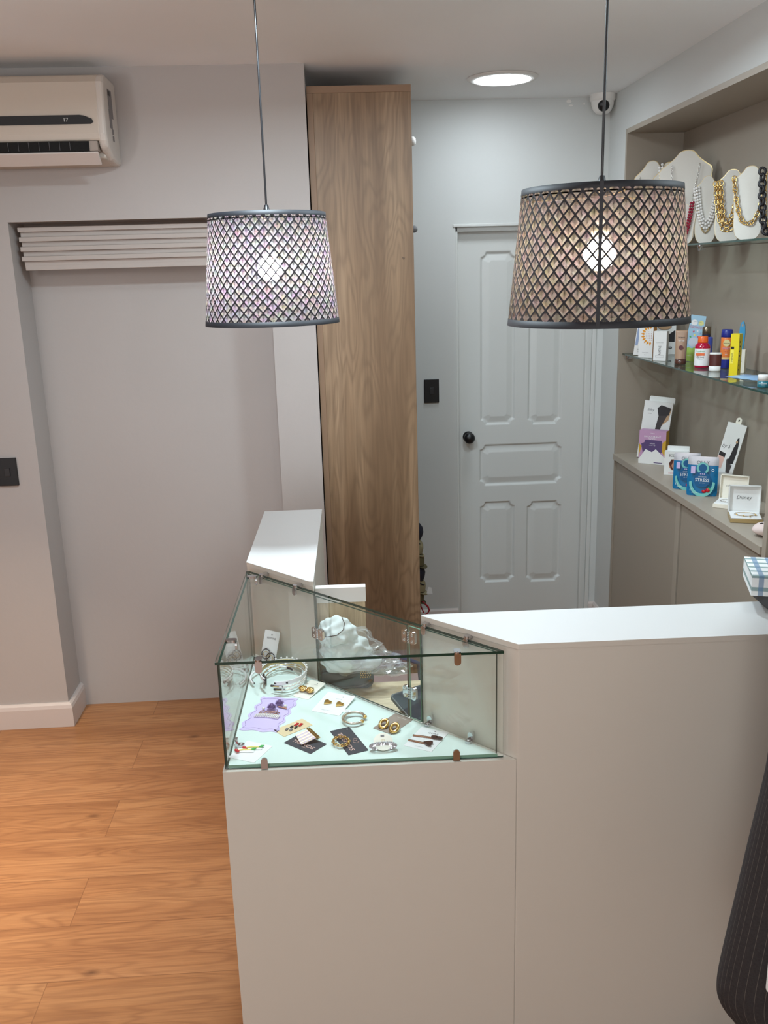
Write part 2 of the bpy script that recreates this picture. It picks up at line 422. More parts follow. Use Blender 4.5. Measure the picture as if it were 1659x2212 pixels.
# ---- inner door with moulded panels
YD = YB+0.05
def rect_sd(x, z, x0, x1, z0, z1, r=0.024):
    d = min(x-x0, x1-x, z-z0, z1-z)
    for cx in (x0, x1):
        for cz in (z0, z1): d = min(d, math.hypot(x-cx, z-cz)-r)
    return d
def dpx(x, y): p = atY(x, y, YD); return p.x, p.z
panels = []
for (xa, ya, xb, yb) in ((1038, 543, 1113, 917), (1142, 543, 1215, 916), (1036, 958, 1213, 1046), (1037, 1083, 1111, 1257), (1137, 1082, 1211, 1255)):
    a = dpx(xa, (ya+yb)/2)[0]; b = dpx(xb, (ya+yb)/2)[0]; c = dpx((xa+xb)/2, yb)[1]; d = dpx((xa+xb)/2, ya)[1]
    panels.append((a, b, c, d))
def door_h(x, z):
    for p in panels:
        d = rect_sd(x, z, *p)
        if d > 0:
            if d < .007: return -.010*d/.007
            if d < .013: return -.010
            if d < .040: return -.010+.008*(d-.013)/.027
            return -.002
    return 0.0
nx, nz = 230, 680; vs = []; fs = []
for j in range(nz+1):
    for i in range(nx+1):
        x = DX0+(DX1-DX0)*i/nx; z = 0.01+(DZ-.012)*j/nz
        vs.append((x, YD-door_h(x, z), z))
for j in range(nz):
    for i in range(nx): a = j*(nx+1)+i; fs.append((a, a+1, a+nx+2, a+nx+1))
slab = MB().raw(vs, fs, M_DOOR, smooth=True); slab.box(DX0, DX1, YD+.012, YD+.04, .01, DZ, M_DOOR)
slab = slab.build('door_1'); struct(slab, 'pale grey panelled inner door in the back wall')
kn = MB(T((atY(1011, 943, YD).x, YD, atY(1011, 943, YD).z)) @ RX(PI/2))
kn.lathe([(.0, 0), (.026, 0), (.026, .006), (.012, .010), (.011, .026), (.020, .032), (.027, .044), (.026, .056), (.017, .064), (.0, .066)], M_BLACK, n=28)
kn.build('door_knob', slab)
# door stop moulding / frame
mb = MB(); 
mb.box(DX0, DX0+.012, YB+.012, YD+.03, 0, DZ, M_DOOR).box(DX1-.030, DX1, YB+.020, YD-.002, 0, DZ, M_DOOR).box(DX0, DX1, YB+.012, YD-.002, DZ-.022, DZ, M_DOOR)
mb.box(DX0-.012, DX1+.012, YB-.006, YB, DZ-.002, DZ+.012, M_DOOR)
mb.box(DX1-.006, DX1+.014, YB-.006, YB, 0, DZ, M_DOOR)
struct(mb.build('door_1_frame', None, 0.003), 'painted door frame around the inner door')

# ------------------------------------------------------------------ wardrobe unit with wood end panel
UX0, UX1, UY0, UY1, UZ = XP+.004, 0.330, 3.585, 4.300, 2.452
u = thing('tall_wardrobe', 'tall brown wood-grain wardrobe side standing between the left wall and the back wall', 'wardrobe', T((0.14, 3.94, 0)))
ui = Matrix.Translation((-0.14, -3.94, 0))
MB(ui).box(UX0+.022, UX1, UY0, UY0+.018, 0, UZ-.024, M_WOOD).build('end_panel', u, .001)
MB(ui).box(UX0, UX1, UY0-.001, UY0+.02, UZ-.024, UZ, M_WOODE).box(UX0, UX1, UY0+.02, UY1, UZ-.024, UZ, M_WOODE).build('top_board', u, .001)
MB(ui).box(UX0, UX0+.022, UY0-.001, UY0+.018, 0, UZ-.024, M_WOODE).box(UX0, UX0+.018, UY0+.018, UY1-.018, 0, UZ-.024, M_WOOD).build('back_board', u, .001)
MB(ui).box(UX0+.018, UX1, UY1-.018, UY1, 0, UZ-.024, M_WOOD).build('far_panel', u, .001)
for zz in (0.02, 0.9, 1.62):
    MB(ui).box(UX0+.018, UX1-.01, UY0+.018, UY1-.018, zz, zz+.018, M_WOOD).build('shelf_board', u, .001)
# rail with hooks poking beyond the panel
M_OLIVE = mat('olive_cloth', rgb(84, 76, 48), 0.9); M_NAVY = mat('navy_cloth', rgb(20, 22, 36), 0.9); M_KHAKI = mat('khaki_cloth', rgb(132, 122, 92), 0.9)
def peg(px, py, mt, label, r):
    q = atY(px, py, 3.9)
    t = thing('coat_peg', label, 'peg', T((UX1-.01, 3.9, q.z)))
    m_ = MB(RY(PI/2)); m_.lathe([(.0, 0), (.012, 0), (.008, .01), (.008, .02), (r, .034), (r*1.0, .046), (r*.6, .054), (.0, .056)], mt, n=18)
    m_.build('peg_knob', t)
peg(893, 305, M_WHITE, 'white rounded knob poking past the wood panel, high up near the ceiling', .018)
peg(897, 495, M_INKG, 'dark grey hook poking past the wood panel edge at door-top height', .014)
def cap(px, py, Y, s, mt, label, tilt):
    q = atY(px, py, Y); 
    t = thing('baseball_cap', label, 'cap', T((q.x-s*.9+.014, Y, q.z)) @ RY(tilt), 'caps hanging behind the wood panel')
    m_ = MB(); m_.lathe([(s, -.02), (s*1.0, 0), (s*.93, s*.35), (s*.7, s*.68), (s*.35, s*.88), (.0, s*.92)], mt, n=20)
    m_.build('crown', t)
    p = [(s*.7*math.cos(a), s*.9*math.sin(a)) for a in [math.radians(k) for k in range(-70, 71, 14)]]
    pts = [(a*1.0+s*.25, b) for a, b in p]+[(s*.55, s*.85), (s*.5, 0), (s*.55, -s*.85)]
    m2 = MB(RY(.25)); m2.prism([(s*.5, -s*.8)]+[(s*.75+s*.65*math.cos(math.radians(k)), s*.85*math.sin(math.radians(k))) for k in range(-80, 81, 16)]+[(s*.5, s*.8)], -.022, -.018, mt)
    m2.build('brim', t)
cap(906, 1146, 3.95, .050, M_NAVY, 'black cap, topmost of the caps peeking out behind the wood panel', .5)
cap(906, 1180, 3.95, .048, M_KHAKI, 'khaki cap just under the topmost black cap beside the wood panel', .2)
cap(908, 1208, 3.95, .048, M_OLIVE, 'olive brown cap in the middle of the caps beside the wood panel', .0)
cap(910, 1236, 3.95, .052, M_NAVY, 'navy cap with pointed brim, below the olive cap by the wood panel', .35)
cap(911, 1263, 3.95, .048, M_KHAKI, 'khaki cap with the white paper tag, low by the wood panel', .1)
cap(908, 1284, 3.95, .044, M_OLIVE, 'olive cap, lowest of the caps hanging by the wood panel', .1)
q = atY(927, 1275, 3.93)
tag(MB(T(q)).prism([(-.012, -.016), (.016, -.018), (.011, .012), (-.004, .016)], -.0004, .0004, M_CARD, RX(PI/2)).build('paper_tag'), 'small white paper tag hanging from the low khaki cap', 'tag')
q = atY(916, 1310, 3.93)
M_RED = mat('red_ribbon', rgb(160, 20, 40), 0.5)
loop = [Vector((-.02, 0, .034)), Vector((.0, 0, .018)), Vector((.018, 0, -.002)), Vector((.024, 0, -.02)), Vector((.016, 0, -.034)), Vector((-.0, 0, -.04))]
tag(MB(T(q)).tube(loop, [.002, .004, .0045, .004, .003, .002], M_RED).tube([(-.02, 0, .03), (-.014, 0, -.0), (-.002, 0, -.03)], .003, M_RED).build('ribbon'), 'red ribbon loop dangling beside the foot of the wood panel', 'ribbon')

# ------------------------------------------------------------------ right wall shelving unit
CS = 0.958
un = thing('wall_shelving_unit', 'taupe built-in shelving niche with counter shelf and cupboards in the right wall', 'shelving', T((XR+.1, 3.3, 0)))
ui = Matrix.Translation((-XR-.1, -3.3, 0)); YE = 1.2
MB(ui).box(XR-.002, NXB, NY1-.018, NY1, 0, NZ1, M_TAUPE).build('side_panel', un, .0008)
MB(ui).box(XR-.002, NXB, YE, NY1-.018, NZ1-.02, NZ1, M_TAUPEB).build('top_board', un, .0008)
MB(ui).box(NXB, NXB+.018, YE, NY1, 0, NZ1, M_TAUPE).build('back_panel', un)
MB(ui).box(XR-.012, NXB, 2.585, NY1-.018, CS-.026, CS, M_TAUPEB).build('counter_shelf', un, .0008)
MB(ui).box(XR-.006, NXB, 2.560, 2.585, 0, NZ1-.02, M_TAUPEB).build('divider', un, .0008)
MB(ui).box(XR+.006, NXB, YE, 2.560, CS-.026, CS, M_TAUPEB).build('counter_shelf', un, .0008)
MB(ui).box(XR, XR+.018, 3.262, 3.300, 0, CS-.03, M_TAUPEB).build('stile', un, .0008)
MB(ui).box(XR+.004, XR+.022, 3.304, NY1-.022, .05, CS-.03, M_TAUPE).build('cupboard_door', un, .0008)
MB(ui).box(XR+.001, XR+.019, 2.589, 3.247, .05, CS-.03, M_TAUPE).build('cupboard_door', un, .0008)
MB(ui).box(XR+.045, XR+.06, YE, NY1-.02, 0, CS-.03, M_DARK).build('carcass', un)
# glass shelves with little brackets
def gshelf(z, label, brk):
    t = thing('glass_shelf', label, 'shelf', T((XR+.12, 3.3, z)), 'glass shelves in the niche')
    i_ = Matrix.Translation((-XR-.12, -3.3, -z)); m_ = MB(i_)
    x0, x1, y0, y1 = XR+.012, NXB-.002, 1.3, NY1-.022
    m_.raw([(x0, y0, z), (x1, y0, z), (x1, y1, z), (x0, y1, z), (x0, y0, z-.006), (x1, y0, z-.006), (x1, y1, z-.006), (x0, y1, z-.006)], [(0, 1, 2, 3), (7, 6, 5, 4)], M_SHELFG)
    m_.raw([(x0, y0, z), (x1, y0, z), (x1, y1, z), (x0, y1, z), (x0, y0, z-.006), (x1, y0, z-.006), (x1, y1, z-.006), (x0, y1, z-.006)], [(0, 3, 7, 4), (0, 4, 5, 1), (2, 1, 5, 6), (3, 2, 6, 7)], M_EDGE)
    m_.build('glass_pane', t)
    for Yb, Xb in brk:
        MB(i_ @ T((Xb, Yb, z-.006))).lathe([(.0, -.020), (.006, -.020), (.007, -.008), (.010, -.006), (.010, 0)], M_CHROME, n=14).box(0, .02, -.004, .004, -.018, -.010, M_CHROME).build('shelf_support', t)
gshelf(1.415, 'lower glass shelf holding the cosmetics in the taupe niche', [(NY1-.035, XR+.03), (3.0, NXB-.03)])
gshelf(1.864, 'upper glass shelf carrying the necklace busts in the taupe niche', [(3.34, XR+.05), (3.02, NXB-.04), (NY1-.035, XR+.03)])
# ------------------------------------------------------------------ ceiling fittings, switches, aircon, shutter
q = atZ(1086, 167, ZC)
dl = thing('ceiling_downlight', 'round white recessed downlight glowing in the ceiling by the back wall', 'ceiling light', T((q.x, 3.862, ZC)))
MB().lathe([(.108, -.001), (.112, -.010), (.132, -.008), (.140, -.001)], M_WHITE, n=48).build('trim_ring', dl)
MB().lathe([(.0, -.018), (.04, -.017), (.075, -.014), (.100, -.010), (.112, -.006)], M_DISC, n=48).build('diffuser', dl)
cc = thing('security_camera', 'white dome security camera in the ceiling corner above the door', 'camera', T((1.235, 4.262, ZC)))
MB().lathe([(.056, 0), (.056, -.022), (.050, -.028)], M_WHITE, n=32).lathe([(.0, -.028), (.050, -.028)], M_WHITE, n=32).build('mount_base', cc)
MB().lathe([(.050, -.028), (.048, -.045), (.040, -.064), (.026, -.078), (.0, -.083)], M_WHITE, n=32).build('dome', cc)
ey = T((-.006, -.036, -.050)) @ RX(PI/2+.45)
MB(ey).lathe([(.0, .016), (.020, .015), (.024, .008), (.026, -.01)], M_BLACK, n=24).build('lens', cc)
def switch(name, x, z, Y, w, h, label):
    t = thing('light_switch', label, 'switch', T((x, Y, z)))
    MB().box(-w/2, w/2, -.009, 0, -h/2, h/2, M_BLACK).build('cover_plate', t, .002)
    MB().box(-.010, .010, -.013, -.009, -.016, .016, mat('switch_rocker', rgb(36, 34, 36), .4)).build('rocker', t, .001)
switch('s', 0.470, 1.243, YB, .070, .112, 'black light switch plate on the back wall between wood panel and door')
switch('s', -1.268, 1.088, YL, .074, .110, 'black light switch plate on the left wall at the photo edge')
# air conditioner
ac = thing('air_conditioner', 'white wall-mounted split air conditioner high on the left wall', 'air conditioner', T((-1.15, YL, 2.2)))
AX1 = -0.722; AX0 = -1.62
prof = [(0, .265), (-.135, .268), (-.165, .262), (-.186, .238), (-.198, .150), (-.204, .075), (-.198, .052)]   # (y, z) front shell
back = [(-.186, .030), (-.120, -.002), (-.05, -.012), (-.0, -.012)]
mb = MB()
def sweep(mb, P, x0, x1, mt, closed=True):
    vs = [(x, p[0], p[1]) for x in (x0, x1) for p in P]; n = len(P)
    fs = [(i, i+1, n+i+1, n+i) for i in range(n-1)]
    if closed: fs += [(n-1, 0, n, 2*n-1), tuple(range(n))[::-1], tuple(range(n, 2*n))]
    mb.raw(vs, fs, mt, smooth=False)
sweep(mb, prof+[(-.150, .052), (-.150, .0), (-.05, -.012), (-.0, -.012)], AX0+1.15, AX1+1.15-.020, M_ACW)
mb.build('casing', ac, .006)
mb = MB(); sweep(mb, prof+back, AX1+1.15-.032, AX1+1.15, M_ACS); mb.build('side_cap', ac, .012, 3)
mb = MB(); mb.box(AX0+1.16, AX1+1.15-.062, -.205, -.150, .02, .050, M_DARK)
mb.build('outlet_cavity', ac)
for i in range(9):
    mb = MB(); x = AX1+1.15-.125-.034*i; mb.box(x, x+.0015, -.208, -.16, .022, .049, mat('vane_grey', rgb(70, 70, 72), .5)); mb.build('vane', ac)
mb = MB(); mb.box(AX1+1.15-.108, AX1+1.15-.034, -.199, -.150, .020, .051, mat('duct_grey', rgb(150, 138, 128), .5)); mb.build('duct_wall', ac)
mb = MB(T((0, -.200, .016)) @ RX(-.72)); mb.box(AX0+1.16, AX1+1.15-.034, -.002, .052, -.005, .002, mat('flap_grey', rgb(205, 196, 190), .4)); mb.build('flap', ac, .002)
pts = [(-.48, -.0105), (.292, -.0105)]
mb = MB(T((0, -.2035, .118)) @ RX(PI/2+.07))
mb.prism([(-.46, -.014), (.380, -.014), (.388, -.008), (.384, .002), (.360, .012), (.345, .0145), (-.46, .0145)], -.001, .002, mat('display_black', rgb(6, 6, 10), .6))
mb.text('17', .300, 0, .012, M_LED, z=.0026)
mb.build('display_strip', ac)
mb = MB(T((AX1+1.15+.0006, 0, 0)) @ RZ(PI/2) @ RX(PI/2))
mb.box(-.130, -.075, .135, .225, 0, .0006, M_GREY).box(-.135, -.098, .10, .16, 0, .0005, M_GREY).box(-.110, -.088, .060, .078, 0, .0006, M_GREY).box(-.110, -.088, .082, .10, 0, .0006, M_GREY)
mb.box(-.128, -.10, .205, .220, .0006, .0010, M_INK)
mb.build('rating_label', ac)
# roller shutter / stacked blind at the head of the recess
bl = thing('window_shutter', 'folded off-white shutter slats at the head of the wall recess', 'shutter', T((-.683, 3.60, 1.93)))
M_SLAT = mat('slat_white', rgb(176, 167, 160), .5)
zt = RZ1-.004
for i in range(5):
    h0 = zt-.012-.0345*i
    if i < 4:
        MB(T((.683, -3.60, -1.93))).box(RX0+.016+.001*i, RX1-.010, 3.592, 3.625, h0-.017, h0, M_SLAT).build('slat', bl, .002)
    MB(T((.683, -3.60, -1.93))).box(RX0+.021+.001*i, RX1-.012, 3.606, 3.622, h0-.0345 if i < 4 else h0-.016, h0-.017 if i < 4 else h0+.002, M_SLAT).build('slat', bl, .0015)
# ------------------------------------------------------------------ pendant lamps
def shade_mat(name, warm, seed, opac):
    m = bpy.data.materials.new(name); m.use_nodes = True; k = N(m); k.n.remove(k.b)
    x, y, z = k.sep(k.coord())
    ang = k.math('ARCTAN2', y, x); NCOL = 44
    u = k.math('MULTIPLY', ang, NCOL/(2*PI)); v = k.math('DIVIDE', z, 0.0287)
    # scale-shaped diamonds: distance to the two diagonal line families
    a = k.math('ADD', u, v); b = k.math('SUBTRACT', u, v)
    fa = k.math('FRACT', k.math('ADD', a, 100.0)); fb = k.math('FRACT', k.math('ADD', b, 100.0))
    # each diamond: fa, fb in 0..1 ; lower edges (fa near 0, fb near 1) carry the thick line
    la = k.math('LESS_THAN', fa, 0.17); lb = k.math('GREATER_THAN', fb, 0.83)
    lc = k.math('GREATER_THAN', fa, 0.965); ld = k.math('LESS_THAN', fb, 0.035)
    line = k.math('MAXIMUM', k.math('MAXIMUM', la, lb), k.math('MAXIMUM', lc, ld))
    # feather chevrons: thin lines parallel to lower edges
    dd = k.math('MINIMUM', fa, k.math('SUBTRACT', 1.0, fb))
    ch = k.math('GREATER_THAN', k.math('FRACT', k.math('MULTIPLY', dd, 9.5)), 0.62)
    ch = k.math('MULTIPLY', ch, k.math('LESS_THAN', dd, 0.62))
    mid = k.math('LESS_THAN', k.math('ABSOLUTE', k.math('SUBTRACT', fa, k.math('SUBTRACT', 1.0, fb))), 0.06)
    feather = k.math('MULTIPLY', k.math('MAXIMUM', ch, mid), 0.42)
    # upper part of every scale darker (part of the film pattern)
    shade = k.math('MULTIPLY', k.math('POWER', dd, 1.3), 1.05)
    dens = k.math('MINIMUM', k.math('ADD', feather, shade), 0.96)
    nz_ = k.noise(k.comb(k.math('FLOOR', a), k.math('FLOOR', b), seed), 0.9, 1)[1]
    hv = k.add('ShaderNodeHueSaturation'); hv.inputs['Saturation'].default_value = 1.6; hv.inputs['Value'].default_value = 1.35
    nn = k.noise(k.comb(k.math('MULTIPLY', u, .6), k.math('MULTIPLY', v, 0.8), seed), 2.4, 2)[1]
    k.l.new(nn, hv.inputs['Color'])
    film = k.mix(0.30 if not warm else 0.13, rgb(218, 172, 140) if warm else rgb(240, 200, 196), hv.outputs[0])
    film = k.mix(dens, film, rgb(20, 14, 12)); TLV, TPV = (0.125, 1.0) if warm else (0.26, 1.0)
    tl = k.add('ShaderNodeBsdfTranslucent'); k.l.new(k.mix(1.0, film, (TLV, TLV, TLV, 1), 'MULTIPLY'), tl.inputs[0])
    tp = k.add('ShaderNodeBsdfTransparent'); k.l.new(k.mix(1.0, film, (TPV, TPV, TPV, 1), 'MULTIPLY'), tp.inputs[0])
    df = k.add('ShaderNodeBsdfDiffuse'); k.l.new(film, df.inputs[0])
    m1 = k.add('ShaderNodeMixShader'); m1.inputs[0].default_value = opac; k.l.new(tl.outputs[0], m1.inputs[1]); k.l.new(tp.outputs[0], m1.inputs[2])
    bl_ = k.add('ShaderNodeBsdfPrincipled'); bl_.inputs['Base Color'].default_value = rgb(16, 17, 24); bl_.inputs['Roughness'].default_value = .6
    m2 = k.add('ShaderNodeMixShader'); k.l.new(line, m2.inputs[0]); k.l.new(m1.outputs[0], m2.inputs[1]); k.l.new(bl_.outputs[0], m2.inputs[2])
    k.l.new(m2.outputs[0], k.n['Material Output'].inputs[0])
    return m
M_BAND = mat('black_band', rgb(14, 16, 24), .6)
def pendant(x, y, zb, zt, rb, rt, bz, mt, label, seam):
    t = thing('pendant_lamp', label, 'pendant lamp', T((x, y, ZC)), 'pendant lamps above the counter')
    B = zb-ZC; TT = zt-ZC; H = TT-B
    n = 96; m_ = MB(T((0, 0, B))); w = []
    def rr(h): return rb+(rt-rb)*h/H
    rows = [.0135, H-.0115]
    vs = [(rr(h)*math.cos(2*PI*i/n), rr(h)*math.sin(2*PI*i/n), h) for h in rows for i in range(n)]
    m_.raw(vs, [(i, (i+1) % n, n+(i+1) % n, n+i) for i in range(n)], mt, smooth=True)
    sh = MB(); sh.v = [v-Vector((0, 0, 0)) for v in m_.v]; sh.f = m_.f; sh.mi = m_.mi; sh.mats = m_.mats; sh.sm = m_.sm
    so = sh.build('lamp_shade', t)
    # bands
    for (h0, h1) in ((0, .0135), (H-.0115, H)):
        b_ = MB(T((0, 0, B)))
        b_.lathe([(rr(h0)+.0006, h0), (rr(h1)+.0006, h1), (rr(h1)-.001, h1), (rr(h0)-.001, h0), (rr(h0)+.0006, h0)], M_BAND, n=n)
        b_.build('rim_band', so)
    if seam is not None:
        c, s_ = math.cos(seam), math.sin(seam); tx, ty = -s_*.0035, c*.0035
        b_ = MB(T((0, 0, B))); r1, r2 = rb+.0012, rt+.0012
        b_.raw([(c*r1-tx, s_*r1-ty, 0), (c*r1+tx, s_*r1+ty, 0), (c*r2+tx, s_*r2+ty, H), (c*r2-tx, s_*r2-ty, H)], [(0, 1, 2, 3)], M_BAND)
        b_.build('seam_strip', so)
    MB().tube([(0, 0, -.02), (0, 0, TT+.02)], .0028, M_BLACK, n=10).build('cord', t)
    MB().lathe([(.0, 0), (.05, 0), (.05, -.018), (.045, -.024), (.0, -.024)], M_BLACK, n=32).build('ceiling_rose', t)
    MB(T((0, 0, TT))).lathe([(.0, .024), (.0055, .022), (.010, .004), (.012, -.004), (.022, -.010), (.030, -.018), (.030, -.026), (.022, -.034), (.021, -.070), (.0, -.072)], M_BLACK, n=24).build('socket', t)
    sp = MB(T((0, 0, TT-.018)))
    for a in range(3):
        an = 2*PI*a/3+.5; sp.tube([(0, 0, 0), (rr(H-.018)*math.cos(an), rr(H-.018)*math.sin(an), 0)], .0016, M_GOLDT, n=6)
    sp.torus((0, 0, 0), .030, .002, M_BLACK); sp.torus((0, 0, 0), rr(H-.018)-.002, .0012, M_BLACK, n=48, m=6)
    sp.build('spider_ring', t)
    MB(T((0, 0, bz-ZC))).lathe([(.0, -.032), (.012, -.030), (.024, -.022), (.031, -.010), (.033, .002), (.030, .014), (.023, .024), (.016, .030), (.0, .031)], M_BULB, n=28).lathe([(.0165, .029), (.0175, .046), (.013, .062), (.0, .063)], M_WHITE, n=24).build('bulb', t)
    return t
YPR, YPL = 1.885, 2.58
pr = atY(1295, 550, YPR); pl = atY(583, 580, YPL)
pendant(pl.x, pl.y, 1.668, 1.957, .183, .1565, pl.z, shade_mat('left_shade_film', False, 3.0, .55), 'left pendant lamp with black scale-pattern drum shade, before the wood panel', None)
pendant(pr.x, pr.y, 1.684, 1.948, .183, .1565, pr.z, shade_mat('right_shade_film', True, 8.0, .5), 'right pendant lamp with black scale-pattern drum shade and seam, before the door', -PI/2-.28)
# ------------------------------------------------------------------ counter (corner counter, turned by 1.4 degrees)
CA = -0.0244
CO = Vector((-0.267, 1.752, 0)); CM = T(CO) @ RZ(CA)
ZT, ZP, CH = 1.047, 0.781, 0.628
D = 0.187
def loc(v): return CM.inverted() @ Vector(v)
ct = thing('shop_counter', 'white-topped greige corner shop counter with a lowered corner for the glass case', 'counter', CM)
TS = .012
MB().prism([(CH+.002, 0), (1.50, 0), (1.50, D), (CH-D, D)], .05, ZT-TS, M_FRONT).build('right_body', ct, .0012)
MB().prism([(CH, -.001), (1.50, -.001), (1.50, D+.001), (CH-D+.008, D+.001), (CH-D-.001, D-.006)], ZT-TS, ZT, M_TOP, side=M_FRONT).build('right_counter_top', ct, .0012)
LE = 1.172
MB().prism([(0, CH), (D, CH-D), (D, LE), (0, LE)], .05, ZT-TS, M_FRONT).build('left_body', ct, .0012)
MB().prism([(-.001, CH), (D-.010, CH-D+.006), (D+.001, CH-D+.004), (D+.001, LE), (-.001, LE)], ZT-TS, ZT, M_TOP, side=M_FRONT).build('left_counter_top', ct, .0012)
MB().prism([(0, 0), (CH, 0), (0, CH)], .05, ZP, M_FRONT).build('corner_plinth', ct, .0015)
MB().prism([(.03, .03), (1.48, .03), (1.48, D-.01), (.30, D-.01), (D-.01, .4), (D-.01, LE-.03), (.03, LE-.03)], 0, .05, M_DARK).build('toe_kick', ct)
# inner desk
dk = thing('inner_desk', 'light oak work surface with upright divider behind the glass case', 'desk', CM)
ZD = .742
MB().box(D+.002, 1.2, D+.002, .492, ZD-.022, ZD, M_OAKX).build('desk_top', dk, .001)
MB().box(D+.004, D+.130, .492, .508, ZD-.05, 1.0, M_OAKZ).build('divider_panel', dk, .001)
MB().box(D+.002, D+.132, .488, .512, .972, 1.013, M_WHITE).build('divider_cap', dk, .001)
MB().box(D+.132, D+.148, .20, .49, 0, ZD-.022, M_OAKZ).build('leg_panel', dk, .001)
MB().box(1.16, 1.178, .20, .49, 0, ZD-.022, M_OAKZ).build('leg_panel', dk, .001)

# ------------------------------------------------------------------ glass display case
gc = thing('glass_display_case', 'triangular clear glass jewellery case with green edges on the counter corner', 'display case', CM)
G0, G1 = .790, 1.030; CS2 = .600
def pane(name, A, B, z0, z1, t=.005, mt=M_GLASS, e=M_EDGE, eb=None):
    """vertical pane from A to B (2D), thickness t to the right of A->B"""
    A = Vector(A); B = Vector(B); d = (B-A).normalized(); n = Vector((d.y, -d.x))*t
    P = [A, B, B+n, A+n]
    vs = [(p.x, p.y, z) for z in (z0, z1) for p in P]
    m_ = MB(); m_.raw(vs, [(0, 1, 5, 4), (2, 3, 7, 6)], mt); m_.raw(vs, [(0, 3, 2, 1), (4, 5, 6, 7)], e); m_.raw(vs, [(1, 2, 6, 5), (3, 0, 4, 7)], eb or e)
    return m_.build(name, gc)
MB().prism([(.012, .012), (CS2-.012, .012), (.012, CS2-.012)], ZP, G0, M_MINT, side=M_EDGEL).build('bottom_plate', gc)
pane('front_pane', (.005, .014), (CS2, .014), ZP+.002, G1-.006, eb=M_EDGE)
pane('left_pane', (.010, CS2), (.010, .014), ZP+.002, G1-.006)
def hyp(s, off=0.0):   # point along hypotenuse; s = u coordinate
    return (s+off*.7071, CS2+.006-s+off*.7071)
pane('fixed_pane_left', hyp(.002), hyp(.192), ZP+.002, G1-.006, e=M_EDGE)
pane('hinged_door', hyp(.197, -.002), hyp(.412, -.002), ZP+.012, G1-.008)
pane('hinged_door', hyp(.416, -.002), hyp(.440, -.002), ZP+.012, G1-.008, e=M_EDGEL)
pane('fixed_pane_right', hyp(.441), hyp(.588), ZP+.002, G1-.006)
m_ = MB(); P = [(.001, .006), (CS2, .006), (CS2-.004, .012), (.008, CS2+.002), (.001, CS2+.002)]
m_.prism(P, G1-.006, G1, M_GLASS, side=M_EDGE); m_.build('top_pane', gc)
# chrome corner clips
def clip_u(x, y, z, ang, name='glass_clip', face=None, flip=1):
    """rounded clip hugging an edge; ang = outward direction of the pane"""
    M_ = T((x, y, z)) @ RZ(ang)
    m_ = MB(M_)
    mt = M_CHROME
    m_.prism(rrect(.026, .014, .006, 4, -.020, -.007), -.004 if flip > 0 else -.010, .004, mt)
    m_.prism(rrect(.014, .030, .0065, 5, -.007, -.026 if flip > 0 else -.004), .0, .008, mt, RZ(0) @ RY(PI/2) @ RZ(PI/2))
    m_.build(name, gc, .002, 2)
def front_clip(px, up):
    # clip gripping the front edge: visible tongue on the front pane
    u_ = loc(atY(px, 1400 if up else 1640, 1.765)).x
    m_ = MB(T((u_, 0.0, 0)))
    if up:
        m_.prism(rrect(.0145, .030, .0068, 6, -.00725, 0), 0, .004, M_CHROME, T((0, .0065, G1-.027)) @ RX(PI/2))
        m_.prism(rrect(.0145, .022, .006, 6, -.00725, -.003), 0, .004, M_CHROME, T((0, .004, G1-.001)))
    else:
        m_.prism([(-.0072, 0), (.0072, 0)]+[(.0072*math.cos(a), .018+.0072*math.sin(a)) for a in [PI*i/8 for i in range(9)]], 0, .004, M_CHROME, T((0, .0065, ZP+.002)) @ RX(PI/2))
    m_.build('glass_clip', gc, .0015, 2)
front_clip(557, True); front_clip(986, True); front_clip(572, False); front_clip(984, False)
def top_clip(px, py, ang):
    q = loc(atZ(px, py, G1+.003))
    m_ = MB(T((q.x, q.y, G1)) @ RZ(ang))       # local +x points out over the glass edge
    m_.prism(rrect(.026, .014, .0068, 6, -.022, -.007), .0002, .007, M_CHROME)
    m_.prism(rrect(.0135, .021, .0066, 6, -.00675, -.0205), 0, .0045, M_CHROME, T((-.020, 0, .001)) @ RZ(PI/2) @ RX(PI/2) @ T((0, 0, -.00225)))
    m_.build('glass_clip', gc, .0024, 3)
    return q
for px, py, a in ((490, 1385, PI), (537, 1247, PI), (575, 1240, PI/4), (648, 1263, PI/4), (927, 1345, PI/4), (1018, 1372, PI/4)): top_clip(px, py, a)
def foot_clip(px, py, ang):
    q = loc(atZ(px, py, G0+.002))
    m_ = MB(T((q.x, q.y, G0)) @ RZ(ang))
    m_.prism(rrect(.022, .014, .0068, 5, -.020, -.007), 0, .006, M_CHROME)
    m_.prism(rrect(.014, .022, .0068, 5, -.007, 0), -.006, 0, M_CHROME, RY(PI/2) @ RZ(PI/2))
    m_.lathe([(.0, .0085), (.004, .008), (.0045, .006)], M_CHROME, T((-.012, 0, 0)), n=12)
    m_.build('glass_clip', gc, .002, 2)
for px, py, a in ((931, 1562, PI/4), (1019, 1598, PI/4), (509, 1611, PI), (548, 1448, PI), (660, 1462, PI/4)): foot_clip(px, py, a)
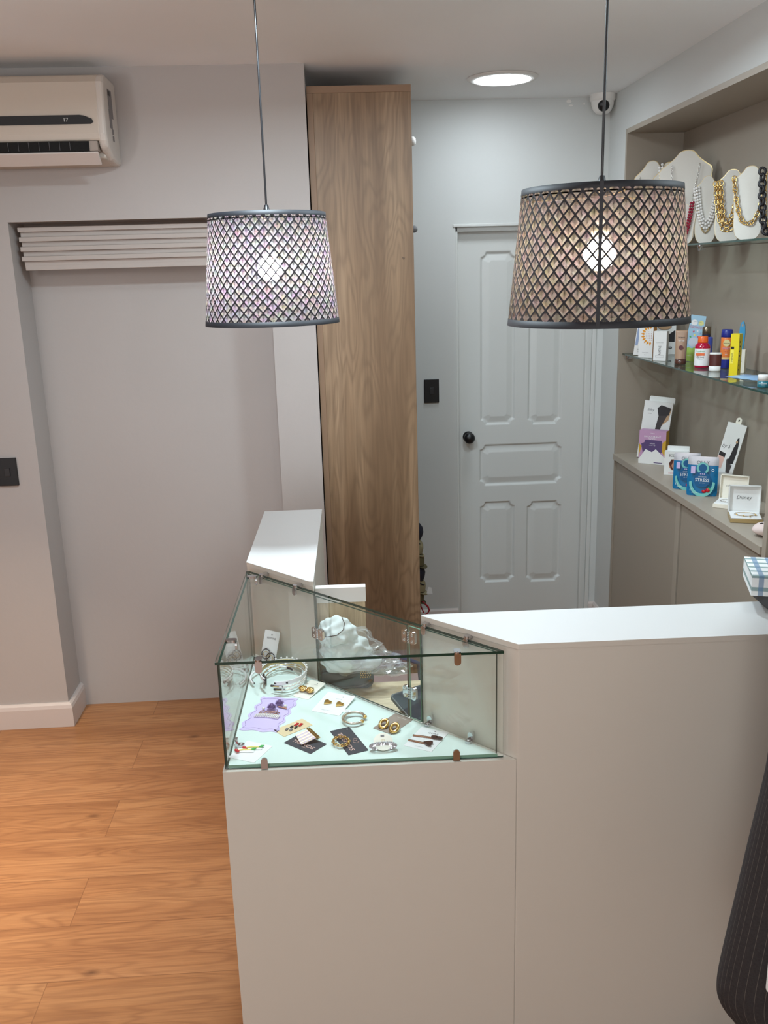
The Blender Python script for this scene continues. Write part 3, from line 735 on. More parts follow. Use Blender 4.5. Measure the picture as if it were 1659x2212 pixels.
def hinge(px, py, s_):
    p = hyp(s_, .002); d = ray(px, py); base = CM @ Vector((p[0], p[1], 0)); 
    t_ = (base.y)/d.y; z = EYE+d.z*t_
    m_ = MB(T((p[0], p[1], z)) @ RZ(-PI/4) @ RX(PI/2))
    for sx in (-1, 1):
        m_.prism(rrect(.017, .030, .006, 4, .003 if sx > 0 else -.020, -.015), .000, .007, M_CHROME)
        for zz in (-.008, .008): m_.lathe([(.0, .0085), (.0036, .0085), (.004, .007)], M_SILV, T((sx*.012, zz, 0)), n=12)
    for j in range(5): m_.lathe([(.0, -.0026), (.0042, -.0026), (.0042, .0026), (.0, .0026)], M_CHROME, T((0, -.012+.006*j, .005)) @ RX(PI/2), n=12)
    m_.build('hinge', gc, .001)
hinge(697, 1367, .196); hinge(875, 1375, .414); hinge(878, 1495, .414)

# ================================================================== jewellery inside the glass case
def flatcard(pts, z=G0, tilt=0.0):
    """frame + size of a card lying at height z from its BL, BR, TR, TL picture corners"""
    a, b, c, d = [atZ(p[0], p[1], z) for p in pts]
    w = ((b-a).length+(c-d).length)/2; h = ((d-a).length+(c-b).length)/2
    cen = (a+b+c+d)/4; x = (b-a)+(c-d); y = (d-a)+(c-b)
    M_ = frame(cen, x, y); M_ = M_ @ RX(tilt) if tilt else M_
    return M_ @ T((0, 0, abs(math.sin(tilt))*h/2+.0009)), w, h
def card(name, label, cat, pts, mt, r=.003, tilt=0.0, mt2=None):
    M_, w, h = flatcard(pts, G0, tilt)
    t = thing(name, label, cat, M_)
    m_ = MB(); m_.prism(rrect(w, h, r, 3, -w/2, -h/2), -.0006, .0002, mt)
    return t, m_, w, h
M_LILAC = mat('lilac_card', rgb(206, 190, 232), .6); M_PURP = mat('purple_satin', rgb(182, 158, 208), .6); M_PLINE = mat('purple_line', rgb(120, 96, 160), .6)
M_TAN = mat('tan_card', rgb(220, 200, 160), .6); M_RED2 = mat('red_enamel', rgb(190, 24, 40), .2); M_BLK2 = mat('black_card', rgb(52, 54, 62), .5)
M_PINKT = mat('pink_gold_print', rgb(226, 186, 172), .5); M_TAUPC = mat('taupe_card', rgb(150, 136, 124), .6); M_TORT = mat('tortoise', rgb(64, 34, 28), .2)
M_CRYS = mat('crystal', rgb(226, 226, 236), .06, .75); M_YEL = mat('yellow_enamel', rgb(238, 226, 130), .3); M_GRN = mat('green_enamel', rgb(70, 180, 90), .3)
M_ROSEG = mat('rose_gold', rgb(206, 160, 136), .25, 1.0); M_STRIPE = mat('lilac_stripe', rgb(196, 184, 214), .3); M_PEARLW = mat('pearl_stripe', rgb(244, 240, 238), .2)
def dots(m_, P, r, mt, n=8):
    for p in P: m_.sphere(p, r, mt, n=n)

# cherry clips on a white card, front left corner
t, m_, w, h = card('hair_clip_card', 'white card with two red cherry hair clips in the front left case corner', 'hair clips', [(493, 1636), (549, 1649), (589, 1612), (535, 1601)], M_CARD)
m_.text('Jewelry', w*.18, h*.33, .004, M_INKG, z=.0005); m_.prism(circle(.0018, 10, w*.18, h*.42), .0002, .0005, M_INKG); m_.build('backing_card', t)
for dx, dy in ((-.012, -.006), (-.002, .010)):
    c = MB(T((dx, dy, .003)) @ RZ(.35))
    c.tube([(-.016, 0, 0), (-.004, .003, .001), (.010, .004, 0), (.018, .006, 0)], .0016, M_YEL, n=6)
    c.prism(rrect(.040, .007, .003, 3, -.018, -.004), -.002, -.0006, M_CARD)
    c.sphere((-.018, .000, .001), .0048, M_RED2, sc=(1, .8, .5)); c.sphere((-.014, -.005, .001), .0044, M_RED2, sc=(1, .8, .5))
    c.prism([(.014, .004), (.020, .003), (.025, .010), (.018, .010)], 0, .002, M_GRN)
    c.build('cherry_clip', t)
# lilac wavy card
M_, w, h = flatcard([(518, 1577), (598, 1582), (645, 1511), (567, 1504)])
t = thing('hair_clip_set', 'lilac wavy-edged card with purple rosettes, bobby pins and a pearl barrette', 'hair clip set', M_)
def wavy(w, h, amp, s=1.0):
    P = []
    for side, (x0, y0, x1, y1, n) in enumerate(((-w/2, -h/2, w/2, -h/2, 4), (w/2, -h/2, w/2, h/2, 8), (w/2, h/2, -w/2, h/2, 4), (-w/2, h/2, -w/2, -h/2, 8))):
        dx, dy = x1-x0, y1-y0; L = math.hypot(dx, dy); nx_, ny_ = dy/L, -dx/L
        for i in range(n*4):
            f = i/(n*4); a = amp*math.sin(2*PI*f*n/2) * (1 if side in (1, 3) else .7)
            P.append((s*(x0+dx*f+nx_*a), s*(y0+dy*f+ny_*a)))
    return P
m_ = MB(); m_.prism(wavy(w, h, .004), -.0008, .0002, M_LILAC)
P = wavy(w, h, .004, .88); m_.tube([(a, b, .0004) for a, b in P], .00035, M_PLINE, n=4, closed=True); m_.build('backing_card', t)
def rosette(x, y, s):
    r_ = MB(T((x, y, .004)))
    for kx in range(5):
        R_ = s*(1-.18*kx); nn = 18; z0 = .001+.0016*kx
        vs = []; 
        for i in range(nn):
            a = 2*PI*i/nn; q = 1+.10*math.cos(5*a+kx*1.3)
            vs.append((R_*q*.62*math.cos(a), R_*q*.62*math.sin(a), z0)); 
        for i in range(nn):
            a = 2*PI*i/nn; q = 1+.10*math.cos(5*a+kx*1.3)
            vs.append((R_*q*math.cos(a), R_*q*math.sin(a), z0+.0034+.0012*math.sin(3*a+kx)))
        r_.raw(vs, [(i, (i+1) % nn, nn+(i+1) % nn, nn+i) for i in range(nn)]+[tuple(range(nn))], M_PURP, smooth=True)
    r_.build('rosette', t)
rosette(-.002, .022, .012); rosette(.010, .044, .011)
for pb in ((-.020, .014, .005), (.028, .034, .005)): m2 = MB(); m2.sphere(pb, .0042, M_PEARL, n=12); m2.build('pearl_bead', t)
m2 = MB(); m2.tube([(.012, .032, .003), (.034, .026, .003)], .0018, M_ROSEG); m2.build('pin_bar', t)
m2 = MB()
for yy in (.004, -.004, -.010): m2.tube([(-.026, yy, .002), (-.018, yy+.003, .003), (-.006, yy-.001, .002), (.006, yy+.003, .003), (.024, yy, .002)], .0011, M_ROSEG, n=6)
m2.tube([(.014, .016, .003), (.020, -.012, .003)], .0009, M_ROSEG, n=6); m2.build('bobby_pins', t)
m2 = MB()
for i in range(14):
    a = -.028+.056*i/13; zt = .0035
    for j in range(4): m2.sphere((a+.0005*j, -.026+.0042*j+.004*math.cos(a*60), zt+.001*(1.5-abs(j-1.5))), .0022, M_PEARL, n=7)
m2.build('pearl_barrette', t)
# tan card with enamel clips
t, m_, w, h = card('earring_card', 'tan card with red, black and grey enamel studs beneath the striped comb', 'earrings', [(613, 1595), (671, 1566), (657, 1554), (592, 1575)], M_TAN)
m_.build('backing_card', t)
for x, y, mt, s in ((.012, .004, M_RED2, .0062), (.018, -.004, M_RED2, .0062), (-.002, .003, M_INK, .0055), (.003, -.006, M_INK, .0055), (-.017, .001, M_INKG, .006), (-.012, -.008, M_INKG, .006)):
    c = MB(T((x, y, .0016)) @ RZ(.5))
    if mt is M_INK: c.prism([(-s, -s*.5), (-s*.3, -s*.2), (0, -s*.8), (s*.4, -s*.2), (s, -s*.4), (s*.6, s*.5), (0, s*.2), (-s*.7, s*.6)], -.001, .001, mt)
    elif mt is M_RED2: c.prism([(0, -s*.3), (s, -s*.6), (s, s*.5), (s*.1, s*.2), (-s, s*.6), (-s, -s*.5)], -.001, .0014, mt)
    else: c.prism(rrect(s*1.8, s, .002, 3, -s*.9, -s*.5), -.001, .001, mt)
    c.build('stud', t)
# black card + striped comb
t, m_, w, h = card('hair_comb_card', 'black TRENDS card in front, holding the lilac striped gold comb'.replace('TRENDS ', 'lettered '), 'hair comb', [(620, 1606), (674, 1631), (703, 1606), (642, 1584)], M_BLK2, .001)
m_.text('TRENDS', 0.0, -.006, .0105, M_PINKT, w=w*.78, shear=.2).text('Boutique', .010, -.0155, .0035, M_PINKT)
m_.build('backing_card', t)
cm = MB(T((-.008, .022, .008)) @ RZ(-.35) @ RX(.15)); 
for i in range(8): cm.box(-.022+.0056*i, -.022+.0056*i+.0047, -.024-.001*i, .006, -.001, .001, M_PEARLW if i % 2 == 0 else M_STRIPE)
for i in range(9): cm.tube([(-.0225+.0056*i, -.024-.001*i, .001), (-.0225+.0056*i, .006, .001)], .0006, M_GOLDT, n=5)
cm.tube([(-.026, .008, 0), (.026, .008, 0)], .0028, M_GOLD, n=8).tube([(-.026, .013, 0), (.026, .013, 0)], .0018, M_GOLD, n=8)
cm.build('striped_comb', t)
# gold knot earrings (small cream card)
t, m_, w, h = card('earring_card', 'small cream card with two chunky gold knot earrings near the hinged door', 'earrings', [(642, 1506), (675, 1513), (696, 1482), (662, 1474)], M_CREAM, .004, .10)
m_.text('Jewelry', .004, h*.30, .0032, M_INKG, z=.0005).prism(circle(.0016, 10, .004, h*.38), .0002, .0005, M_INKG); m_.build('backing_card', t)
for s in (-1, 1):
    c = MB(T((s*.0105-.001, -.010, .006)))
    c.sphere((0, 0, 0), .0105, M_GOLD, n=16, sc=(1, .95, .55))
    for a in range(4): c.tube([(-.009+.006*a, -.008, .003), (-.006+.005*a, 0, .0062), (-.004+.003*a, .008, .003)], .0014, M_GOLD, n=6)
    c.build('earring', t)
# gold hearts
t, m_, w, h = card('earring_card', 'white card with a pair of textured gold heart earrings', 'earrings', [(675, 1536), (736, 1548), (766, 1510), (707, 1501)], M_CARD, .002, .08)
m_.text('Keyspring', .004, h*.24, .0035, M_INKG, z=.0005).prism(circle(.0018, 10, .010, h*.36), .0002, .0005, M_INKG).text('Designed in New York', -.004, -h*.36, .0028, M_INKG, z=.0005); m_.build('backing_card', t)
heart = [(0, -.011), (.006, -.004), (.0105, .002), (.0095, .0075), (.005, .0092), (.001, .006), (0, .0045), (-.001, .006), (-.005, .0092), (-.0095, .0075), (-.0105, .002), (-.006, -.004)]
for s in (-1, 1):
    c = MB(T((s*.016, -.002, .002)) @ RZ(-.4))
    c.prism(heart, -.001, .0015, M_GOLD); c.prism([(a*.72, b*.72) for a, b in heart], .0015, .0034, M_GOLD)
    for i in range(5): c.tube([(-.006+.003*i, -.003+abs(i-2)*.001, .0034), (-.005+.0028*i, .005, .0038)], .0007, M_GOLD, n=5)
    c.build('earring', t)
# bangle
q = atZ(765, 1558, G0)
t = thing('bangle', 'open twisted two-tone bangle with a white price tag behind the black bracelet card', 'bangle', T((q.x, q.y, G0+.009)) @ RZ(.9) @ RX(.06))
m_ = MB(); m_.torus((0, 0, 0), .027, .0030, M_SILV, n=40, sc=(1, .92), a0=-PI/2-PI*.20+PI*.45, a1=-PI/2+2*PI-PI*.02)
for i in range(46):
    a = -PI/2+PI*.27+(1.68*PI)*i/45; x_, y_ = .027*math.cos(a), .0248*math.sin(a)
    m_.torus((0, 0, 0), .0031, .0005, M_GOLD if i % 2 else M_SILV, T((x_, y_, 0)) @ RZ(a) @ RX(PI/2+.5), n=8, m=4)
m_.build('twisted_band', t)
for a in (-PI/2+PI*.25, -PI/2-PI*.02): MB(T((.027*math.cos(a), .0248*math.sin(a), 0))).sphere((0, 0, 0), .0048, M_GOLD).build('end_bead', t)
tg = MB(T((.010, .030, .003)) @ RZ(-1.1)); tg.prism(rrect(.020, .012, .003, 3, -.01, -.006), 0, .0004, M_CARD).text('108', .002, 0, .005, M_INKG, z=.0006); tg.build('price_tag', t)
# black card with gold chain bracelet
t, m_, w, h = card('bracelet_card', 'tilted black lettered card with a chunky gold chain bracelet around it', 'bracelet', [(715, 1582), (755, 1634), (794, 1619), (752, 1569)], M_BLK2, .001)
m_.text('TRENDS', 0.002, -.008, .0105, M_PINKT, w=w*.74, shear=.2); m_.prism(circle(.0014, 10, -w*.42, h*.32), .0002, .0006, M_CARD)
m_.tube([(.002, .010, .0006), (-.004, .014, .0006), (.002, .020, .0006), (.008, .014, .0006), (.004, .008, .0006), (.012, .006, .0006), (.019, .012, .0006), (.016, .018, .0006), (.008, .014, .0006)], .0004, M_PINKT, n=4)
m_.build('backing_card', t)
c = MB()
qa = t.matrix_world.inverted() @ atZ(737, 1607, G0)
for i in range(20):
    a = 2*PI*i/20; x_, y_ = qa.x+.020*math.cos(a), qa.y+.017*math.sin(a)
    c.torus((0, 0, 0), .0044, .0011, M_GOLD, T((x_, y_, .006)) @ RZ(a+PI/2) @ RX(PI/2 if i % 2 else .3), n=10, m=5, sc=(1, .8))
c.build('chain_bracelet', t)
# taupe card with gold hoops
t, m_, w, h = card('earring_card', 'taupe card with two chunky gold hoop earrings beside the lower hinge', 'earrings', [(808, 1574), (852, 1589), (887, 1553), (851, 1541)], M_TAUPC, .001)
m_.text('SIMPLE JEWELS', .004, h*.36, .0026, M_CREAM, z=.0005, w=.03); m_.build('backing_card', t)
for (px, py) in ((829, 1565), (852, 1574)):
    q = t.matrix_world.inverted() @ atZ(px, py, G0+.006)
    c = MB(T((q.x, q.y, .007)) @ RZ(.3) @ RX(.35))
    n_ = 34
    pts = [(.0085*math.cos(2*PI*i/n_), .0125*math.sin(2*PI*i/n_), 0) for i in range(n_)]
    c.tube(pts, [(.0036+.0006*(i % 2)) for i in range(n_)], M_GOLD, n=8, closed=True)
    c.build('hoop', t)
# crystal bracelet on a round tag
q = atZ(828, 1622, G0)
t = thing('crystal_bracelet', 'silver crystal bracelet around an upright round white tag at the front glass', 'bracelet', T((q.x, q.y, G0+.004)) @ RX(.55))
m_ = MB(RX(0)); m_.prism(circle(.0215, 32, .001, .018), -.0006, .0004, M_CREAM); m_.prism([(-.004, .030), (.004, .030), (.004, .035), (-.004, .035)], .0004, .0007, M_INKG)
m_.text("IT'S", 0.001, .022, .004, M_GOLDT, z=.0008); m_.build('round_tag', t)
c = MB(T((0, .006, .0)))
for i in range(26):
    a = 2*PI*i/26; s_ = .0062
    c.raw(*((lambda V, Fc: (V, Fc))([(0, 0, -s_*.7), (0, 0, s_*.7), (s_*.8, 0, 0), (-s_*.8, 0, 0), (0, s_, 0), (0, -s_, 0), (s_*.6, s_*.6, 0), (-s_*.6, s_*.6, 0), (-s_*.6, -s_*.6, 0), (s_*.6, -s_*.6, 0)], [(1, 2, 6), (1, 6, 4), (1, 4, 7), (1, 7, 3), (1, 3, 8), (1, 8, 5), (1, 5, 9), (1, 9, 2), (0, 6, 2), (0, 4, 6), (0, 7, 4), (0, 3, 7), (0, 8, 3), (0, 5, 8), (0, 9, 5), (0, 2, 9)])), M_CRYS, T((.026*math.cos(a), .0, .010*math.sin(a)+.004)) @ RZ(a))
c.build('crystal_band', t)
# white card with tortoise slides
t, m_, w, h = card('hair_slide_card', 'white card with two brown tortoiseshell hair slides at the right of the case', 'hair slides', [(872, 1610), (930, 1626), (971, 1583), (911, 1572)], M_CARD, .001)
m_.text('CORE', .004, h*.30, .0065, M_INKG, z=.0005, w=.024).prism(circle(.0022, 10, .004, h*.42), .0002, .0005, M_INKG).text('accessories', 0, -h*.40, .0026, M_INKG, z=.0005); m_.build('backing_card', t)
for (xa, ya, xb, yb, hp) in ((892, 1588, 938, 1594, 0), (882, 1598, 925, 1607, 1)):
    a = t.matrix_world.inverted() @ atZ(xa, ya, G0+.003); b = t.matrix_world.inverted() @ atZ(xb, yb, G0+.003)
    d_ = (b-a).normalized(); c = MB(frame((a.x, a.y, .003), (d_.x, d_.y, 0), (-d_.y, d_.x, 0))); L = (b-a).length
    c.box(0, L, -.0014, .0014, -.0006, .0006, M_ROSEG).box(0, L, -.0022, .0022, -.002, -.0014, M_ROSEG)
    if hp: c.prism([(p[0]*1.15+L, p[1]*.9) for p in [(q_[1]*.9, q_[0]) for q_ in heart]], 0, .003, M_TORT)
    else: c.prism(circle(.008, 14, L+.001, 0, 1, .7), 0, .003, M_TORT).prism(circle(.008, 14, L+.012, -.001, 1, .6), 0, .003, M_TORT)
    c.build('hair_slide', t)
# headbands
def headband(cpx, cpy, rx, ry, z, a0, a1, style, label, rot=0):
    q = atZ(cpx, cpy, z)
    t = thing('headband', label, 'headband', T((q.x, q.y, z)) @ RZ(rot), 'pearl headbands in the case')
    n_ = 48; pts = [(rx*math.cos(a0+(a1-a0)*i/n_), ry*math.sin(a0+(a1-a0)*i/n_), .003*math.sin(PI*i/n_)) for i in range(n_+1)]
    m_ = MB()
    if style == 'wide':
        vs = []; 
        for p in pts: 
            f = Vector((p[0], p[1], 0)).normalized()*.0012
            for (k, zz) in ((1, -.005), (1, .005), (-1, .005), (-1, -.005)): vs.append((p[0]+f.x*k, p[1]+f.y*k, p[2]+zz))
        N_ = len(pts)
        m_.raw(vs, [(i*4, i*4+4, i*4+5, i*4+1) for i in range(N_-1)]+[(i*4+1, i*4+5, i*4+6, i*4+2) for i in range(N_-1)]+[(i*4+3, i*4, i*4+4, i*4+7)[::-1] for i in range(N_-1)], M_CARD)
        m_.raw(vs, [(i*4+2, i*4+6, i*4+7, i*4+3) for i in range(N_-1)], M_GOLDT)
        m_.build('band', t)
        p_ = MB(); dots(p_, [(pts[i][0]*1.04, pts[i][1]*1.04, pts[i][2]+.0065+.001*(i % 2)) for i in range(8, n_-7, 2)], .0030, M_PEARL); p_.build('pearls', t)
    elif style == 'plain':
        m_.tube(pts, .0030, M_CARD, n=8); m_.build('band', t)
    else:
        m_.tube(pts, .0014, M_GOLDT, n=6); m_.build('band', t)
        p_ = MB(); N2 = 74
        for i in range(6, N2-5):
            a = a0+(a1-a0)*i/N2; p_.sphere((rx*1.02*math.cos(a), ry*1.02*math.sin(a), .003*math.sin(PI*i/N2)), .0022+.0011*(i % 6 == 0), M_PEARL, n=8)
        p_.build('pearls', t)
    for e in (0, 1):
        a = pts[0] if e == 0 else pts[-1]; b = pts[5] if e == 0 else pts[-6]
        MB().tube([a, tuple((Vector(a)+Vector(b))*.5), b], .0030, M_INK, n=8).build('end_tip', t)
HB = math.radians
headband(612, 1452, .058, .066, G0+.034, HB(-110), HB(222), 'wide', 'topmost white headband with gold inside and pearls, back left of the case')
headband(614, 1460, .054, .066, G0+.020, HB(-128), HB(200), 'pearl', 'fine pearl headband in the middle of the headband stack', .05)
headband(616, 1466, .052, .068, G0+.006, HB(-116), HB(205), 'pearl', 'fine pearl headband lowest in the headband stack', -.05)
headband(592, 1462, .060, .060, G0+.010, HB(40), HB(215), 'plain', 'plain white padded headband sticking out left of the stack')
# earrings on standing card, rear left
q = atZ(576, 1441, G0)
t = thing('earring_card', 'tall white card with black beaded hoop earrings standing in the rear left corner', 'earrings', T((q.x, q.y, G0+.001)) @ RZ(-.30) @ RY(.16) @ RX(-.22))
m_ = MB(RX(PI/2)); m_.prism(rrect(.042, .098, .003, 3, -.021, 0), -.0006, .0002, M_CARD); m_.text('KEYSTONE', 0, .078, .0050, M_INK, z=.0006, w=.024); m_.prism(heart and [(a*.2, .087+b*.2) for a, b in heart], .0002, .0006, M_INK); m_.build('backing_card', t)
for s in (-1, 1):
    c = MB(RX(PI/2) @ T((s*.007, .030-.004*s, .003)))
    for i in range(20):
        a = 2*PI*i/20; c.sphere((.0115*math.cos(a), .0135*math.sin(a), 0), .0019, M_TORT if i % 2 else M_INK, n=7)
    c.torus((0, 0, 0), .007, .0007, M_GOLD, n=18, m=5); c.build('beaded_hoop', t)

# ================================================================== things on the inner desk
M_BAGW = mat('white_garment_cloth', rgb(226, 236, 236), .8)
def plastic():
    m = bpy.data.materials.new('clear_plastic_film'); m.use_nodes = True; k = N(m); k.n.remove(k.b)
    tr = k.add('ShaderNodeBsdfTransparent'); gl = k.add('ShaderNodeBsdfGlossy'); gl.inputs['Roughness'].default_value = .08
    df = k.add('ShaderNodeBsdfDiffuse'); df.inputs[0].default_value = (.85, .9, .92, 1)
    lw = k.add('ShaderNodeLayerWeight'); lw.inputs[0].default_value = .5
    f = k.math('MULTIPLY_ADD', k.math('POWER', lw.outputs['Facing'], 2.5), .6, .14)
    m1 = k.add('ShaderNodeMixShader'); m1.inputs[0].default_value = .55; k.l.new(df.outputs[0], m1.inputs[1]); k.l.new(gl.outputs[0], m1.inputs[2])
    m2 = k.add('ShaderNodeMixShader'); k.l.new(f, m2.inputs[0]); k.l.new(tr.outputs[0], m2.inputs[1]); k.l.new(m1.outputs[0], m2.inputs[2])
    k.l.new(m2.outputs[0], k.n['Material Output'].inputs[0]); return m
M_FILM = plastic()
def blob(name, parent, c, sz, mt, seed, amp, n=5, sharp=False, flatten=None):
    bm = bmesh.new(); bmesh.ops.create_icosphere(bm, subdivisions=n, radius=1)
    rnd = random.Random(seed); W_ = [(Vector((rnd.gauss(0, 1), rnd.gauss(0, 1), rnd.gauss(0, 1)))*rnd.uniform(1.5, 5), rnd.uniform(0, 6)) for _ in range(18)]
    for v in bm.verts:
        d = 0
        for k_, ph in W_:
            s_ = math.sin(v.co.dot(k_)+ph); d += (1-2*abs(s_)) if sharp else s_
        r = 1+amp*d/5
        p = v.co*r; v.co = Vector((p.x*sz[0], p.y*sz[1], p.z*sz[2]))+Vector(c)
        if flatten is not None and v.co.z < flatten: v.co.z = flatten
    me = bpy.data.meshes.new(name); bm.to_mesh(me); bm.free(); me.materials.append(mt)
    for p in me.polygons: p.use_smooth = not sharp
    o = bpy.data.objects.new(name, me); COL.objects.link(o); o.parent = parent; return o
bq = CM @ Vector((.292, .442, ZD+.050)); bg = thing('plastic_bag', 'clear plastic bag stuffed with folded white cloth behind the glass door', 'plastic bag', T(bq))
blob('folded_cloth', bg, (-.048, .0, .112), (.050, .034, .040), M_BAGW, 3, .20)
blob('folded_cloth', bg, (-.036, .0, .070), (.066, .036, .036), M_BAGW, 5, .18)
blob('folded_cloth', bg, (-.022, .0, .032), (.078, .036, .026), M_BAGW, 9, .18)
blob('bag_film', bg, (-.028, .0, .072), (.092, .044, .078), M_FILM, 11, .13, 4, True, .002)
blob('bag_film', bg, (.034, -.004, .040), (.088, .040, .044), M_FILM, 17, .22, 4, True, -.012)
blob('bag_film', bg, (.088, -.004, .016), (.058, .036, .022), M_FILM, 23, .25, 4, True, -.02)
MB().tube([(-.095, -.03, .125), (-.075, -.04, .122), (-.05, -.042, .126), (-.034, -.038, .138), (-.030, -.03, .152), (-.036, -.02, .165)], .0011, M_INK, n=6).build('drawstring', bg)
# dark clutch leaning on the divider
wq = CM @ Vector((.262, .468, ZD+.001)); wl = thing('clutch_bag', 'dark grey patent clutch bag with gold beading under the plastic bag', 'clutch bag', T(wq) @ RZ(CA) @ RX(-.12))
m_ = MB(RX(PI/2)); m_.prism(rrect(.140, .050, .020, 6, -.070, 0), -.012, .014, mat('patent_grey', rgb(58, 62, 64), .2)); m_.build('body', wl, .004, 3)
MB().tube([(-.066+.132*i/20, -.0145, .004+.020*(2*i/20-1)**4) for i in range(21)], .0028, mat('patent_brown', rgb(84, 72, 66), .3), n=8).build('piping', wl)
c = MB(); dots(c, [(.036+.006*i+.002*(j % 2), -.0155, .030+.005*j) for i in range(5) for j in range(4)], .0027, M_GOLD, 7); c.build('gold_beads', wl)
# phone / card reader lying on the desk
pq = CM @ Vector((.470, .245, ZD+.001)); ph = thing('tablet', 'black tablet leaning low on the oak desk beside the right counter', 'tablet', T(pq) @ RZ(.55))
m_ = MB(RX(.35)); m_.prism(rrect(.100, .150, .010, 4, -.05, -.03), 0, .008, M_BLACK); m_.build('case', ph, .002)
MB(RX(.35)).prism(rrect(.092, .142, .006, 4, -.046, -.026), .008, .0088, mat('screen_glass', rgb(40, 50, 60), .06)).build('screen', ph)
MB().prism([(-.02, .05), (.02, .05), (.02, .09), (-.02, .09)], 0, .02, M_BLACK).build('stand', ph)
# pink bag on the floor behind the desk
q = atY(850, 1455, 3.15)
pk = thing('handbag', 'dusty pink handbag on the floor behind the desk, seen through the case', 'handbag', T((q.x, 3.15, 0)))
m_ = MB(); m_.prism(rrect(.34, .16, .05, 5, -.17, -.08), .0, .30, mat('pink_leather', rgb(190, 156, 152), .5)); m_.build('body', pk, .02, 3)
MB().tube([(-.10, -.05, .30), (-.09, -.05, .40), (0, -.05, .44), (.09, -.05, .40), (.10, -.05, .30)], .008, mat('blue_strap', rgb(60, 70, 100), .6), n=8).build('handle', pk)
c = MB(); 
for i in range(14): c.torus((0, 0, 0), .010, .0025, M_GOLD, T((-.10+.012*i, -.088, .20+.012*math.sin(i*.5))) @ RZ(i*.9) @ RX(PI/2), n=10, m=5)
c.build('chain', pk)

# ================================================================== shelf goods
def place(xl, xr, yt, yb, z, rot=0, lean=0, Xf=None, dz=0.0008, roll=0.0):
    xc = (xl+xr)/2; P = atZ(xc, yb, z) if Xf is None else atX(xc, yb, Xf)
    P = Vector((P.x, P.y, z)); dep = (P-Vector((0, 0, EYE))).dot(fw)
    w = (xr-xl)/F_PX*dep; h = atY(xc, yt, P.y).z-z if Xf is None else (yb-yt)/F_PX*dep
    az = math.atan2(-P.x, P.y)
    return T(P+Vector((0, 0, dz))) @ RZ(az+rot) @ RY(roll) @ RX(-lean), w, h
FP = RX(PI/2)
SIDE = RZ(PI/2) @ RX(PI/2)
def boxpack(name, label, cat, M_, w, h, d, mt, mts=None, bev=.0006):
    t = thing(name, label, cat, M_); m_ = MB()
    vs = [(x, y, z) for z in (0, h) for y in (0, d) for x in (-w/2, w/2)]
    m_.raw(vs, [(0, 2, 3, 1), (4, 5, 7, 6), (0, 1, 5, 4), (2, 6, 7, 3)], mt); m_.raw(vs, [(0, 4, 6, 2), (1, 3, 7, 5)], mts or mt)
    return t, m_
S2 = 1.415
M_BLUEW = mat('pale_blue_print', rgb(150, 170, 205), .5); M_ORG = mat('orange_print', rgb(224, 150, 40), .45); M_WBOX = mat('white_box', rgb(232, 234, 232), .45)
M_SUN = mat('brown_print', rgb(170, 80, 60), .5); M_BLU = mat('blue_ink', rgb(60, 84, 130), .5); M_SKIN = mat('tan_print', rgb(190, 156, 120), .5)
# hosiery pack
M_, w, h = place(1368, 1400, 672, 768, S2, -.1, .06, roll=.10); t, m_ = boxpack('hosiery_pack', 'white and pale blue pack, leftmost on the lower glass shelf, behind the sunflower box', 'pack', M_, w, h, .012, M_WBOX)
m_.prism([(-w/2+.002, .04), (w/2, .04), (w/2, h-.005), (-w/2+.006, h-.005)], .0, .0004, M_BLUEW, FP); m_.prism([(-w*.3, .04), (-w*.15, .04), (-w*.05, h*.8), (-w*.2, h*.8)], .0004, .0007, M_WBOX, FP)
m_.text('SHEER', -w*.1, .024, .006, M_INKG, FP); m_.text('TIGHTS', -w*.1, .014, .005, M_INKG, FP); m_.build('box', t)
# sunflower box
M_, w, h = place(1378, 1409, 683, 773, S2, -.33, 0); t, m_ = boxpack('skincare_box', 'white box with an orange sunflower and orange side panel', 'box', M_, w, h, .045, M_WBOX, M_ORG)
cx_, cy_ = w*.36, h*.54; rr_ = w*.42
for i in range(10):
    a = PI*.5+PI*(i+.3)/9.6; r1, r2 = rr_, rr_*1.75; px_, py_ = cx_+r1*math.cos(a), cy_+r1*math.sin(a); qx, qy = cx_+r2*math.cos(a), cy_+r2*math.sin(a)
    nx_, ny_ = -math.sin(a)*rr_*.19, math.cos(a)*rr_*.19; mx, my = (px_*.6+qx*.4), (py_*.6+qy*.4)
    if qx < -w/2: qx = -w/2
    m_.prism([(px_, py_), (mx+nx_, my+ny_), (qx, qy), (mx-nx_, my-ny_)][::-1], 0, .0005, M_ORG, FP)
for i in range(5):
    for j in range(7):
        a, b = cx_-rr_*.75+i*rr_*.27, cy_-rr_*.8+j*rr_*.27
        if math.hypot(a-cx_, b-cy_) < rr_*.85 and a < w/2-.002: m_.prism(circle(.0014, 6, a, b), 0, .0004, M_SUN, FP)
m_.text('Sunflower', 0, h*.92, .004, M_SUN, FP); m_.text('SUNSCREEN', 0, h*.12, .0035, M_INKG, FP); m_.text('50 ml', 0, h*.07, .003, M_INKG, FP); m_.build('box', t)
